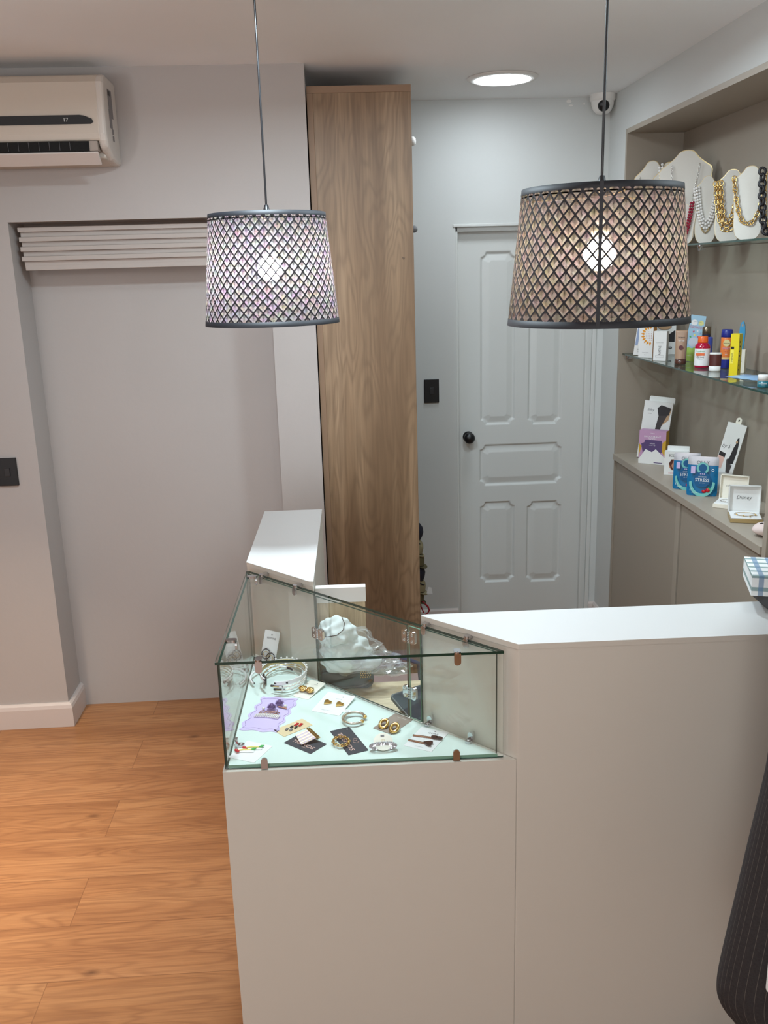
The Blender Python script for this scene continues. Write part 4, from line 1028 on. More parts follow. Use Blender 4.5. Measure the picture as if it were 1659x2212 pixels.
# book-like pack with slipper
M_, w, h = place(1410, 1457, 676, 766, S2, .12, .05); t, m_ = boxpack('slipper_pack', 'large white pack with a slipper picture and black spine on the lower glass shelf', 'pack', M_, w, h, .022, M_WBOX, M_INK)
m_.prism([(-w*.46, h*.78), (w*.30, h*.80), (w*.34, h*.96), (-w*.46, h*.96)], 0, .0004, M_BLU, FP); m_.text('Footies', -w*.05, h*.88, .014, M_CARD, FP, z=.0007)
m_.prism(circle(.028, 20, 0, h*.66, 1, .42), 0, .0005, M_SKIN, FP); m_.tube([(.028*math.cos(a), h*.66+.0118*math.sin(a), -.0) for a in [2*PI*i/20 for i in range(20)]], .0011, M_INK, FP, n=4, closed=True)
m_.prism([(w*.02, h*.30), (w*.46, h*.30), (w*.46, h*.58), (w*.30, h*.52), (w*.05, h*.42)], 0, .0005, M_INK, FP); m_.prism(rrect(.018, .010, .003, 3, w*.16, h*.13), 0, .0005, M_INK, FP)
m_.text('S/M', w*.16+.009, h*.13+.005, .0045, M_CARD, FP, z=.0007); m_.build('box', t)
# white deodorant box
M_, w, h = place(1408, 1440, 716, 780, S2, -.30); t, m_ = boxpack('deodorant_box', 'plain white carton with vertical lettering in front of the slipper pack', 'box', M_, w*.86, h, .030, M_WBOX)
m_.text('NATIVE', 0, h*.36, w*.16, M_INK, FP, w=h*.30, rot=PI/2); m_.text('COCONUT & VANILLA', 0, h*.62, .0022, M_INK, FP, w=w*.5); m_.text('Deodorant', 0, h*.58, .0022, M_INKG, FP, w=w*.42)
m_.prism([(-w*.28, h*.12), (w*.28, h*.12), (w*.28, h*.18), (-w*.28, h*.18)], 0, .0003, M_INKG, FP); m_.prism([(-w*.27, h*.125), (w*.27, h*.125), (w*.27, h*.175), (-w*.27, h*.175)], .0003, .0005, M_WBOX, FP); m_.text('NET WT 2.65', 0, h*.15, .0022, M_INK, FP, w=w*.4); m_.build('box', t, .0015)
# tan tube
M_TUBE = mat('bronze_tube', rgb(170, 140, 116), .35); M_TUBC = mat('bronze_cap', rgb(84, 54, 44), .25)
M_, w, h = place(1457, 1481, 715, 788, S2); t = thing('cosmetic_tube', 'bronze cosmetic tube standing on its dark brown cap', 'tube', M_ @ T((0, w*.5, 0)))
m_ = MB(); n_ = 20; vs = []; R_ = w*.5; c0 = h*.17
L_ = [(c0, 1, 1), (h*.4, 1.0, .85), (h*.7, 1.02, .5), (h*.94, 1.06, .12), (h, 1.06, .06)]
for z_, sx, sy in L_:
    for i in range(n_): a = 2*PI*i/n_; vs.append((R_*sx*math.cos(a), R_*sy*math.sin(a), z_))
m_.raw(vs, [(j*n_+i, j*n_+(i+1) % n_, (j+1)*n_+(i+1) % n_, (j+1)*n_+i) for j in range(len(L_)-1) for i in range(n_)]+[tuple(range(4*n_, 5*n_))], M_TUBE, smooth=True)
m_.text('Jergens', 0, h*.80, .007, M_INK, FP, z=R_*.5, w=w*.6); m_.text('WET SKIN', 0, h*.70, .005, M_CARD, FP, z=R_*.72, w=w*.5); m_.prism(circle(w*.2, 20, 0, h*.50), R_*.86, R_*.90, mat('plum_print', rgb(96, 50, 56), .5), FP)
m_.build('tube_body', t)
MB().lathe([(.0, 0), (R_*.96, 0), (R_, c0*.2), (R_, c0), (.0, c0)], M_TUBC, n=24).build('cap', t)
# fairy patch box
M_SKY = mat('sky_blue_print', rgb(164, 204, 226), .45); M_LIME = mat('lime_print', rgb(164, 200, 84), .45); M_PKP = mat('pink_print', rgb(206, 90, 120), .5)
M_, w, h = place(1474, 1505, 681, 781, S2, .05, .12, roll=.15); t, m_ = boxpack('patch_box', 'tall leaning sky blue and green illustrated box lettered FAIRY PATCH'.replace(' lettered FAIRY PATCH', ' against the niche wall'), 'box', M_, w, h, .012, M_SKY, M_INK)
m_.prism([(-w/2, 0), (w/2, 0), (w/2, h*.34), (w*.2, h*.36), (0, h*.28), (-w*.25, h*.30), (-w/2, h*.26)], 0, .0004, M_LIME, FP)
m_.prism(circle(w*.34, 20, 0, h*.42, 1, .95), .0004, .0007, mat('cloud_print', rgb(206, 214, 226), .5), FP); m_.prism(circle(w*.22, 16, -.2*w, h*.84, 1, .9), 0, .0004, M_CARD, FP); m_.prism(circle(w*.18, 16, .25*w, h*.84, 1, .9), 0, .0004, mat('pale_yellow', rgb(226, 226, 150), .5), FP)
m_.text('FAIRY PATCH', 0, h*.74, .011, M_PKP, FP, z=.0006, w=w*.82); m_.text('hydrocolloid', 0, h*.86, .003, M_BLU, FP, z=.0008, w=w*.5)
for (a, b, mt) in ((-.15, .62, M_PKP), (.2, .52, M_PKP), (-.3, .5, M_GRN), (.32, .60, M_BLUEW), (-.05, .55, M_YEL), (.1, .64, M_CARD)): m_.prism([(a*w, b*h), (a*w+.005, b*h+.003), (a*w+.003, b*h+.009), (a*w-.003, b*h+.006)], .0007, .001, mt, FP)
m_.text('9 patches', -w*.1, h*.12, .004, M_CARD, FP, z=.0006); m_.build('box', t)
def bottle(name, label, cat, M_, prof, mt, capprof=None, mcap=None, n=28, cn='cap', bn='bottle_body', sq=1):
    t = thing(name, label, cat, M_); m_ = MB(Matrix.Diagonal((1, sq, 1, 1))); m_.lathe(prof, mt, n=n)
    if capprof: MB(Matrix.Diagonal((1, sq, 1, 1))).lathe(capprof, mcap, n=n).build(cn, t)
    return t, m_
def curved(m_, mt, r, z0, z1, a0, a1, n=10):
    vs = [(r*math.sin(a0+(a1-a0)*i/n), -r*math.cos(a0+(a1-a0)*i/n), z) for z in (z0, z1) for i in range(n+1)]
    m_.raw(vs, [(i, i+1, n+2+i, n+1+i) for i in range(n)], mt, smooth=True)
# blue perfume bottle with bronze cap
M_BLUG = mat('blue_liquid', rgb(70, 90, 190), .1); M_BRZ = mat('bronze_metal', rgb(130, 118, 100), .3, .8)
M_, w, h = place(1508, 1536, 707, 789, S2); M_ = M_ @ T((0, w*.5, 0))
t, m_ = bottle('perfume_bottle', 'blue perfume bottle with bronze cap half hidden behind the red bottle', 'bottle', M_, [(.0, 0), (w*.48, 0), (w*.5, .003), (w*.5, h*.70), (w*.46, h*.73), (.0, h*.74)], M_BLUG, [(.0, h*.74), (w*.32, h*.74), (w*.32, h*.995), (w*.30, h), (.0, h)], M_BRZ); m_.build('bottle_body', t)
# red rinse bottle
M_REDB = mat('red_liquid', rgb(176, 16, 60), .12, Coat_Weight=.5); M_ORC = mat('orange_cap', rgb(232, 104, 36), .3)
M_, w, h = place(1499, 1531, 728, 796, S2); M_ = M_ @ T((0, w*.42, 0)); r = w/2
t, m_ = bottle('rinse_bottle', 'red bottle with orange screw cap and white label on the lower glass shelf', 'bottle', M_, [(.0, 0), (r*.92, 0), (r, .004), (r, h*.66), (r*.93, h*.72), (r*.66, h*.80), (r*.60, h*.82), (.0, h*.82)], M_REDB, [(.0, h*.80), (r*.66, h*.80), (r*.68, h*.82), (r*.64, h*.99), (r*.6, h), (.0, h)], M_ORC, sq=.8)
curved(m_, M_CARD, r*1.012, h*.08, h*.62, -1.35, 1.35)
M2 = FP
m_.text('TheraBreath', -r*.25, h*.54, .0052, M_GRN, FP, z=r*1.03, w=r*1.1); m_.prism([(-r*.8, h*.40), (r*.3, h*.40), (r*.3, h*.48), (-r*.8, h*.48)], r*1.02, r*1.03, M_ORC, FP); m_.text('ORAL RINSE', -r*.25, h*.35, .005, M_INK, FP, z=r*1.03, w=r*1.0); m_.text('healthy gums', -r*.2, h*.27, .003, mat('teal_print', rgb(50, 150, 140), .5), FP, z=r*1.03)
m_.build('bottle_body', t)
# brown stick deodorant
M_BRN = mat('dark_brown_print', rgb(84, 40, 36), .4)
M_, w, h = place(1531, 1556, 763, 803, S2); 
t, m_ = bottle('deodorant_stick', 'short deodorant stick with dark brown label and white ends', 'deodorant', M_ @ T((0, w*.3, 0)), [(.0, 0), (w*.46, 0), (w*.48, .003), (w*.48, h*.30), (.0, h*.30)], M_WBOX, [(.0, h*.90), (w*.50, h*.90), (w*.50, h*.96), (w*.46, h), (.0, h)], M_WBOX, sq=.6)
m_.lathe([(w*.50, h*.30), (w*.50, h*.90)], M_BRN, n=28); m_.text('NATIVE', 0, h*.66, .0065, M_CARD, FP, z=w*.32, w=w*.55); m_.text('ESSENTIAL OILS', 0, h*.44, .0022, M_PINKT, FP, z=w*.32, w=w*.6); m_.build('stick_body', t)
# sunscreen spray
M_ORS = mat('orange_can', rgb(228, 126, 60), .35); M_NVY = mat('royal_blue', rgb(34, 48, 140), .35)
M_, w, h = place(1553, 1579, 713, 797, S2); r = w*.46
t, m_ = bottle('sunscreen_spray', 'orange sunscreen spray can with royal blue cap', 'spray can', M_ @ T((0, r, 0)), [(.0, 0), (r*.96, 0), (r, .003), (r, h*.24)], M_NVY, [(r*.9, h*.80), (r*1.0, h*.81), (r*1.0, h*.90), (r*.94, h*.985), (r*.84, h), (.0, h)], M_NVY)
m_.lathe([(r, h*.24), (r, h*.78), (r*.9, h*.81), (.0, h*.81)], M_ORS, n=28); curved(m_, mat('pale_orange', rgb(232, 200, 140), .4), r*1.005, h*.24, h*.29, -.8, 1.2)
m_.prism(circle(r*.6, 20, 0, h*.66), r*.9, r*1.02, mat('logo_cream', rgb(222, 210, 150), .5), FP); m_.text('Banana Boat', 0, h*.66, .004, M_INK, FP, z=r*1.04, w=r*1.05); m_.text('SPORT', 0, h*.52, .0075, M_PURP, FP, z=r*1.03, w=r*1.3); m_.text('SPF 50', 0, h*.44, .003, M_RED2, FP, z=r*1.03); m_.text('360', 0, h*.37, .004, M_CARD, FP, z=r*1.03)
m_.build('can_body', t)
# yellow box
M_YB = mat('yellow_box', rgb(226, 206, 30), .4); M_YL = mat('yellow_label', rgb(238, 226, 90), .4)
M_, w, h = place(1571, 1594, 722, 813, S2, -.36); t, m_ = boxpack('slim_box', 'tall slim bright yellow box with a black square', 'box', M_, w*.78, h, .030, M_YB)
ww = w*.78; m_.prism([(-ww*.42, h*.64), (-ww*.05, h*.64), (-ww*.05, h*.70), (-ww*.42, h*.70)], 0, .0004, M_INK, FP); m_.prism([(-ww*.42, h*.30), (-ww*.05, h*.30), (-ww*.05, h*.62), (-ww*.42, h*.62)], 0, .0004, M_YL, FP); m_.text('refresh', -ww*.24, h*.45, .006, M_INK, FP, z=.0006, rot=PI/2, w=h*.2)
for i in range(7): m_.prism(circle(.0035, 5, .010+.002*(i % 2), h*.15+i*h*.11), 0, .0004, M_INK, T((ww/2, 0, 0)) @ SIDE)
m_.build('box', t)
# brush with blue handle in a white mug-like holder box
M_BH = mat('blue_handle', rgb(60, 150, 196), .3)
M_, w, h = place(1586, 1606, 756, 806, S2, -.2, 0); t, m_ = boxpack('brush_box', 'small white carton holding the blue brush, behind the yellow box', 'box', M_, w, h, .03, M_CREAM)
m_.text('Slimglow', w*.12, h*.5, .005, M_INK, FP, rot=PI/2); m_.build('box', t)
Mb = M_ @ T((0, .012, h)); t = thing('brush', 'blue-handled brush standing upright with a hang hole at its tip', 'brush', Mb)
s_ = w*.55; hh = atY(1596, 695, (M_.translation).y).z-atY(1596, 756, (M_.translation).y).z
m_ = MB(FP @ T((0, 0, 0))); P = [(s_*.35, 0), (s_*.42, hh*.15), (s_*.5, hh*.35), (s_*.55, hh*.6), (s_*.45, hh*.82), (s_*.25, hh*.96), (0, hh), (-s_*.28, hh*.95), (-s_*.48, hh*.8), (-s_*.55, hh*.6), (-s_*.40, hh*.35), (-s_*.1, hh*.15), (-s_*.1, 0)]
m_.prism(P, -.004, .004, M_BH); m_.build('handle', t, .002, 2)
m_ = MB(FP); m_.prism(circle(s_*.16, 14, 0, hh*.86, 1, 1.9), .0043, .0048, M_TAUPE); m_.build('hang_hole', t)
# blue foil pouch lying flat, teal jar
M_FOIL = mat('blue_foil', rgb(150, 188, 226), .25, .2)
q1 = atZ(1573, 822, S2); q2 = atZ(1637, 827, S2); c_ = (q1+q2)/2; c_.x = max(c_.x, XR+.07)
t = thing('foil_pouch', 'pale blue foil pouch lying flat on the lower glass shelf before the jar', 'pouch', T((c_.x+.02, c_.y, S2+.001)) @ RZ(-1.2))
n1, n2 = 16, 8; Lx, Ly = .15, .085; vs = []
for side in (1, -1):
    for j in range(n2+1):
        for i in range(n1+1):
            a, b = i/n1, j/n2; zz = .010*math.sin(PI*a)**.6*math.sin(PI*b)**.6; zz = .0105+side*zz*(.9 if side > 0 else .95)+.0008*math.sin(7*a*PI+3*b)*math.sin(PI*a)
            vs.append((Lx*(a-.5), Ly*(b-.5), zz))
nn = (n1+1)*(n2+1); fs = []
for s in (0, 1):
    for j in range(n2):
        for i in range(n1):
            a = s*nn+j*(n1+1)+i; f = (a, a+1, a+n1+2, a+n1+1); fs.append(f if s == 0 else f[::-1])
m_ = MB(); m_.raw(vs, fs, M_FOIL, smooth=True); m_.text('SeaSoft', -.02, -.012, .012, M_NVY, z=.0215); m_.build('foil_body', t)
M_TEAL = mat('teal_plastic', rgb(40, 110, 124), .3)
M_, w, h = place(1636, 1664, 811, 838, S2); r = w/2
t, m_ = bottle('cream_jar', 'teal cream jar with a white lid at the right end of the lower glass shelf', 'jar', M_ @ T((0, r*.5, 0)), [(.0, 0), (r*.95, 0), (r, .003), (r, h*.52), (.0, h*.54)], M_TEAL, [(.0, h*.54), (r*.98, h*.54), (r*.98, h*.94), (r*.94, h), (.0, h)], M_WBOX, cn='lid', bn='jar_body')
m_.text('WATER BANK', -r*.2, h*.36, .004, M_CARD, FP, z=r*1.02, w=r*1.2); m_.text('hydro', -r*.2, h*.24, .003, M_CARD, FP, z=r*1.02); m_.build('jar_body', t)

# ---- goods on the counter shelf
M_, w, h = place(1371, 1439, 862, 991, CS, -.12, .10, roll=.09); w *= .86
t, m_ = boxpack('tights_box', 'tall white tights box with patterned legs picture, leaning behind the lilac box', 'box', M_, w, h*.95, .026, M_WBOX)
m_.prism(rrect(w*.9, .03, .006, 3, -w*.36, h*.95-.008), -.018, -.016, M_WBOX, FP)
m_.prism([(w*.05, h*.72), (w*.40, h*.74), (w*.46, h*.86), (w*.10, h*.90), (-w*.02, h*.84)], 0, .0005, M_INK, FP)
m_.prism([(w*.06, h*.74), (w*.36, h*.74), (w*.20, h*.55), (w*.10, h*.30), (-w*.06, h*.30), (0, h*.5)], .0, .0004, mat('sheer_black', rgb(60, 54, 54), .6), FP)
m_.prism([(w*.36, h*.75), (w*.42, h*.86), (w*.48, h*.86), (w*.42, h*.66), (w*.2, h*.56)], 0, .0004, M_SKIN, FP)
m_.text('Silky', -w*.24, h*.80, .014, M_INKG, FP, shear=.3); m_.text('fashion', -w*.26, h*.745, .004, M_INKG, FP); m_.build('box', t)
M_LIL = mat('lilac_box', rgb(192, 152, 186), .5); M_MUST = mat('mustard_box', rgb(206, 164, 54), .5); M_DPUR = mat('deep_purple', rgb(88, 70, 116), .5)
M_, w, h = place(1377, 1437, 931, 1003, CS, -.32); w *= .97
t, m_ = boxpack('wipes_box', 'lilac, purple and mustard wipes box with white mountain peaks', 'box', M_, w, h, .042, M_LIL, M_MUST)
m_.prism([(-w/2, h*.20), (-w*.40, h*.52), (-w/2, h*.60)], 0, .0004, M_MUST, FP); m_.prism([(w/2, h*.22), (w*.36, h*.4), (w*.38, h*.66), (w/2, h*.74)], 0, .0004, M_MUST, FP)
m_.prism([(-w*.42, h*.60), (-w*.30, h*.64), (-w*.28, h*.72), (w*.34, h*.72), (w*.37, h*.62), (w*.36, h*.36), (0, h*.2), (-w*.34, h*.3)], .0004, .0007, M_DPUR, FP)
m_.prism([(-w/2, 0), (w/2, 0), (w/2, h*.20), (w*.14, h*.46), (0, h*.36), (-w*.24, h*.44), (-w*.46, h*.17), (-w/2, h*.14)], .0007, .001, M_WBOX, FP)
m_.text('DEODORANT', 0, h*.82, .0075, M_CARD, FP, z=.0006, w=w*.62); m_.text('WIPES', 0, h*.755, .006, M_CARD, FP, z=.0009, w=w*.3); m_.text('lume', 0, h*.92, .006, M_CARD, FP, z=.0006); m_.text('lavender + sage', 0, h*.56, .004, M_INKW, FP, z=.001); m_.text('delicate', 0, h*.62, .005, M_INKW, FP, z=.001)
m_.prism([(w*.08, h*.04), (w*.40, h*.04), (w*.40, h*.065), (w*.08, h*.065)], .001, .0013, M_DPUR, FP)
for i in range(7): m_.box(.010, .034, h*.30+i*.005, h*.30+i*.005+.0025, 0, .0005, M_DPUR, T((w/2, 0, 0)) @ SIDE)
m_.build('box', t)
# body box
M_, w, h = place(1433, 1486, 977, 1027, CS, -.08)
t, m_ = boxpack('body_tape_box', 'small white box with a hang tab, brown picture and pink lettering', 'box', M_, w*.95, h, .035, M_WBOX)
w *= .95
m_.prism(rrect(w*.9, .020, .002, 2, -w*.42, h-.001), -.036, -.035, M_WBOX, FP); m_.text('BODY TAPE', 0, h*.84, .011, M_INK, FP, w=w*.6); m_.prism(circle(w*.26, 24, -w*.04, h*.44, 1, 1), 0, .0004, mat('skin_print', rgb(196, 140, 110), .5), FP); m_.prism([(-w*.30, h*.5), (-w*.2, h*.68), (-w*.10, h*.66), (-w*.20, h*.4), (-w*.1, h*.22), (-w*.2, h*.26)], .0004, .0008, mat('brown_hair_print', rgb(84, 36, 26), .5), FP)
m_.text('FOR WOMEN', 0, h*.08, .006, M_PKP, FP, w=w*.6); m_.build('box', t)
# blue gummy pouches
M_PBLU = mat('pouch_blue', rgb(10, 110, 160), .3); M_PTOP = mat('pouch_silver', rgb(190, 192, 198), .3, .3); M_PMNT = mat('pouch_mint', rgb(120, 196, 190), .4); M_PDK = mat('pouch_dark_blue', rgb(14, 90, 140), .35)
def pouch(M_, w, h, label):
    t = thing('gummy_pouch', label, 'pouch', M_, 'blue gummy pouches on the counter shelf')
    n1, n2 = 14, 14; vs = []
    for side in (-1, 1):
        for j in range(n2+1):
            for i in range(n1+1):
                a, b = i/n1, j/n2; zz = .011*(math.sin(PI*a)**.5)*((1-b)**.6)*(1 if b > .05 else .9)
                x_ = w*(a-.5); zz_ = h*b
                if b in (0, 1) and a in (0, 1): x_ *= .96
                vs.append((x_, .012+side*zz, zz_))
    nn = (n1+1)*(n2+1)
    def fc(s, j, i):
        a = s*nn+j*(n1+1)+i; f = (a, a+1, a+n1+2, a+n1+1); return f if s == 0 else f[::-1]
    m_ = MB(); 
    m_.raw(vs, [fc(s, j, i) for s in (0, 1) for j in range(11) for i in range(n1)], M_PBLU, smooth=True)
    m_.raw(vs, [fc(s, j, i) for s in (0, 1) for j in range(11, n2) for i in range(n1)], M_PTOP, smooth=True)
    L0 = [(i, ) for i in range(n1+1)]
    m_.raw(vs, [(i+1, i, nn+i, nn+i+1) for i in range(n1)], M_PBLU)
    F_ = T((0, -.002, 0)) @ RX(.02) @ FP
    zf = .0025
    m_.text('OLLY', 0, h*.86, h*.085, M_INKG, T((0, .0005, 0)) @ FP, z=.002, w=w*.42)
    m_.prism([(w*.42*math.cos(a), h*.36+h*.38*math.sin(a)) for a in [PI*1.0+PI*1.0*i/16 for i in range(17)]]+[(w*.34*math.cos(a), h*.38+h*.31*math.sin(a)) for a in [PI*2-PI*i/16 for i in range(17)]], 0, zf*.2, M_PMNT, F_)
    m_.prism(circle(w*.20, 24, 0, h*.72, 1, 1), 0, zf*.2, M_PMNT, F_); m_.prism(circle(w*.135, 24, 0, h*.725, 1, 1), zf*.2, zf*.3, M_PDK, F_); m_.prism(circle(w*.27, 28, 0, h*.43, 1, 1), zf*.3, zf*.5, M_PDK, F_)
    m_.text('STRESS', 0, h*.42, h*.085, M_CARD, F_, z=zf*.6, w=w*.46); m_.text('GOODBYE', 0, h*.50, h*.03, M_CARD, F_, z=zf*.6, w=w*.26); m_.text('gaba + lemon', 0, h*.34, h*.022, M_CARD, F_, z=zf*.6); m_.text('12', -w*.34, h*.16, h*.055, M_CARD, F_, z=zf*.4); m_.text('GUMMIES', -w*.24, h*.09, h*.022, M_CARD, F_, z=zf*.4)
    m_.prism([(-w*.38, h*.58), (-w*.24, h*.58), (-w*.24, h*.76), (-w*.38, h*.76)], 0, zf*.3, M_LILAC, F_)
    for i in range(3): m_.sphere((w*(-.06+.06*i), 0, 0), .003, M_LILAC, F_ @ T((0, h*.57, zf*.4)), n=6, sc=(1, 1, .2))
    m_.tube([(w*.33+w*.035*math.cos(a), h*.68+w*.035*math.sin(a), zf*.5) for a in [2*PI*i/14 for i in range(14)]], .0012, M_CARD, F_, n=5, closed=True)
    m_.build('pouch_body', t)
    c = MB(F_); c.sphere((w*.08, h*.13, .001), .0075, M_RED2, sc=(1.1, .9, .5)); c.sphere((w*.20, h*.16, .001), .0082, M_RED2, sc=(1, 1, .5)); c.prism([(w*.2, h*.22), (w*.28, h*.16), (w*.27, h*.21), (w*.22, h*.25)], .002, .003, M_GRN); c.build('strawberry_print', t)
    return t
M_, w, h = place(1453, 1508, 979, 1058, CS, -.05, .05); pouch(M_, w, h*.98, 'blue and silver gummy pouch, partly hidden behind its twin')
M_, w, h = place(1483, 1546, 987, 1072, CS, -.05, .05); pouch(M_, w, h*.98, 'blue and silver gummy pouch standing in front of its twin')
# leaning hosiery card
M_, w, h = place(1526, 1566, 916, 1062, CS, -.20, .12, roll=.20); w *= .98
t, m_ = boxpack('hosiery_box', 'white leaning hosiery box with a seated person in black and a hang tab', 'box', M_ @ T((.004, 0, 0)), w, h*1.02, .014, M_WBOX); h *= 1.02
P = [(-.010, h-.002), (.010, h-.002)]+[(.010*math.cos(a), h+.014+.010*math.sin(a)) for a in [PI*i/8 for i in range(9)]]
m_.prism(P, -.009, -.008, M_CREAM, FP); m_.prism(circle(.0025, 10, 0, h+.012, 1, 1.8), -.008, -.0075, M_INK, FP)
m_.text('by S', -w*.22, h*.66, .020, M_INKG, FP, shear=.3, w=w*.42); m_.prism([(-w*.48, h*.52), (-w*.14, h*.50), (-w*.14, h*.56), (-w*.48, h*.58)], 0, .0004, M_INK, FP)
m_.prism([(-w*.48, h*.32), (-w*.16, h*.34), (-w*.14, h*.50), (-w*.48, h*.52)], 0, .0004, M_PINKT, FP)
m_.prism([(w*.10, h*.52), (w*.16, h*.66), (w*.22, h*.72), (w*.22, h*.80), (w*.30, h*.82), (w*.36, h*.76), (w*.40, h*.60), (w*.36, h*.44), (w*.10, h*.40), (w*.02, h*.46)], 0, .0004, M_INK, FP)
m_.prism(circle(w*.055, 12, w*.24, h*.75, 1, 1.3), .0004, .0008, M_SKIN, FP); m_.prism([(-w*.02, h*.48), (w*.12, h*.30), (w*.30, h*.30), (w*.34, h*.42), (w*.16, h*.42), (w*.04, h*.50)], .0004, .0008, mat('sheer_black', rgb(60, 54, 54), .6), FP)
m_.build('box', t)
# open jewellery boxes
def jbox(px, py, w, d, hl, rot, label, m_out, m_in, txt, tscale, shear=0, chain=M_SILV):
    P = atZ(px, py, CS); t = thing('jewellery_box', label, 'jewellery box', T(P+Vector((0, 0, .0008))) @ RZ(math.atan2(-P.x, P.y)+rot))
    hb = .014
    MB().box(-w/2, w/2, 0, d, 0, hb, m_out).build('base', t, .001)
    MB().box(-w/2+.003, w/2-.003, .003, d-.002, hb, hb+.003, M_CARD).build('cushion', t, .001)
    L_ = T((0, d, hb)) @ RX(-.08)
    m_ = MB(L_); m_.box(-w/2, w/2, 0, .003, 0, hl, m_in).box(-w/2, -w/2+.003, -.012, 0, 0, hl, m_in).box(w/2-.003, w/2, -.012, 0, 0, hl, m_in).box(-w/2, w/2, -.012, .003, hl-.003, hl, m_in)
    m_.text(txt, 0, hl*.52, tscale, M_INKG, L_.inverted() @ L_ @ FP, z=.0006, shear=shear)
    m_.build('lid', t)
    return t, hb+.003
t, zc = jbox(1570, 1100, .098, .095, .088, -.22, 'cream open jewellery box with a silver bracelet, farther of the two boxes', M_CREAM, M_CREAM, 'CYNTHIA ROWLEY', .0048)
c = MB(t.matrix_world @ T((-.004, .045, zc+.002))); c = MB(T((-.004, .045, zc+.002)))
c.torus((0, 0, 0), .030, .0008, M_SILV, n=36, m=5, sc=(1, .72)); dots(c, [(.030*math.cos(a), .0216*math.sin(a), .001) for a in (3.4, 3.7, 4.2, 4.4, 5.7, 6.0)], .0022, M_SILV, 7)
br = c.build('bracelet'); br.matrix_world = t.matrix_world; tag(br, 'thin silver charm bracelet lying in the cream open jewellery box', 'bracelet')
t, zc = jbox(1612, 1131, .102, .098, .092, .12, 'white open gift box with gold base and script lettering, nearer of the two boxes', M_GOLDT, M_WBOX, 'Disney', .016, .25)
c = MB(T((0, .048, zc+.002)))
c.torus((0, 0, 0), .034, .0007, M_GOLD, n=36, m=5, sc=(1, .7)); c.tube([(-.03, .01, 0), (-.02, -.02, 0), (.0, -.028, 0), (.02, -.015, 0), (.032, .004, 0)], .0007, M_GOLD, n=5); dots(c, [(-.028, -.012, .001), (-.008, -.026, .001), (.012, -.034, .001), (.034, -.012, .001), (.030, -.008, .001)], .0025, M_GOLD, 7)
br = c.build('necklace'); br.matrix_world = t.matrix_world; tag(br, 'fine gold charm necklace lying in the white and gold gift box', 'necklace')
# leopard print pouch
def leopard():
    m = mat('leopard_cloth', rgb(224, 206, 200), .8); k = N(m); c = k.coord(); vo = k.add('ShaderNodeTexVoronoi'); vo.inputs['Scale'].default_value = 55; k.l.new(c, vo.inputs['Vector'])
    nz_ = k.noise(c, 90, 2)[0]; d_ = k.math('ADD', vo.outputs['Distance'], k.math('MULTIPLY', nz_, .35)); k.color(k.mix(k.math('LESS_THAN', d_, .50), rgb(224, 206, 200), rgb(24, 18, 20))); return m
q = atZ(1644, 1160, CS); lp = thing('cosmetic_pouch', 'pale pink pouch with black leopard spots next to the divider', 'pouch', T((q.x+.035, max(q.y, 2.66), CS+.001)) @ RZ(-.3))
blob('pouch_body', lp, (0, .0, .022), (.060, .042, .024), leopard(), 4, .03, 4, False, .0005)

# ================================================================== necklace busts on the upper glass shelf
S3 = 1.864
def chaikin(P, n=2):
    for _ in range(n):
        Q = []
        for i in range(len(P)):
            a, b = P[i], P[(i+1) % len(P)]; Q += [(a[0]*.75+b[0]*.25, a[1]*.75+b[1]*.25), (a[0]*.25+b[0]*.75, a[1]*.25+b[1]*.75)]
        P = Q
    return P
HALF = [(.16, 0), (.34, .06), (.40, .20), (.40, .36), (.44, .56), (.50, .72), (.50, .80), (.36, .85), (.22, .91), (.12, .985)]
def bust(pxc, yt, yb, X, W_, label, rot=0, lean=.16, low=1.0):
    P = atX(pxc, yb, X); P = Vector((P.x, P.y, S3)); dep = (P-Vector((0, 0, EYE))).dot(fw)
    h = (atY(pxc, yt, P.y).z-S3)/math.cos(lean); w = W_/F_PX*dep
    M_ = T(P+Vector((0, 0, .001))) @ RZ(math.atan2(-P.x, P.y)+rot) @ RX(-lean)
    t = thing('necklace_bust', label, 'necklace stand', M_, 'cream velvet necklace busts')
    O = [(x*w*(low if y < .5 else 1), y*h) for x, y in HALF]; O = O+[(-x, y) for x, y in O[::-1]]; O = chaikin(O, 2)
    m_ = MB(FP); m_.prism(O, -.004, .0, M_VELV); m_.build('velvet_front', t, .002, 2)
    g = MB(FP); cx0, cy0 = 0, h*.5; g.prism([(cx0+(x-cx0)*1.025, .0+cy0+(y-cy0)*1.012+h*.006) for x, y in O], -.0085, -.0042, M_GOLDT); g.build('gold_backing', t)
    e = MB(T((0, .009, h*.55)) @ RX(lean+.30)); e.box(-.012, .012, 0, .003, -h*.53, 0, M_GOLDT); e.build('easel_leg', t)
    return M_, w, h
def neck(name, label, M_, parts):
    t = thing(name, label, 'necklace', M_, None); 
    for nm, m_ in parts: m_.build(nm, t)
    return t
def ucurve(a, yt, yb, n, cx=0, p=2.4, b=None):
    """points from left shoulder down and up to the right shoulder"""
    out = []
    for i in range(n):
        s = -1+2*i/(n-1); out.append((cx+a*math.sin(s*PI/2), yb+(yt-yb)*abs(math.sin(s*PI/2))**p))
    return out
def resample(P, step):
    L = [0]
    for i in range(1, len(P)): L.append(L[-1]+math.dist(P[i], P[i-1]))
    n = max(2, int(L[-1]/step)); out = []; j = 0
    for k_ in range(n+1):
        d = L[-1]*k_/n
        while j < len(L)-2 and L[j+1] < d: j += 1
        f = (d-L[j])/max(1e-9, L[j+1]-L[j]); a, b = P[j], P[j+1]; out.append((a[0]+(b[0]-a[0])*f, a[1]+(b[1]-a[1])*f, math.atan2(b[1]-a[1], b[0]-a[0])))
    return out
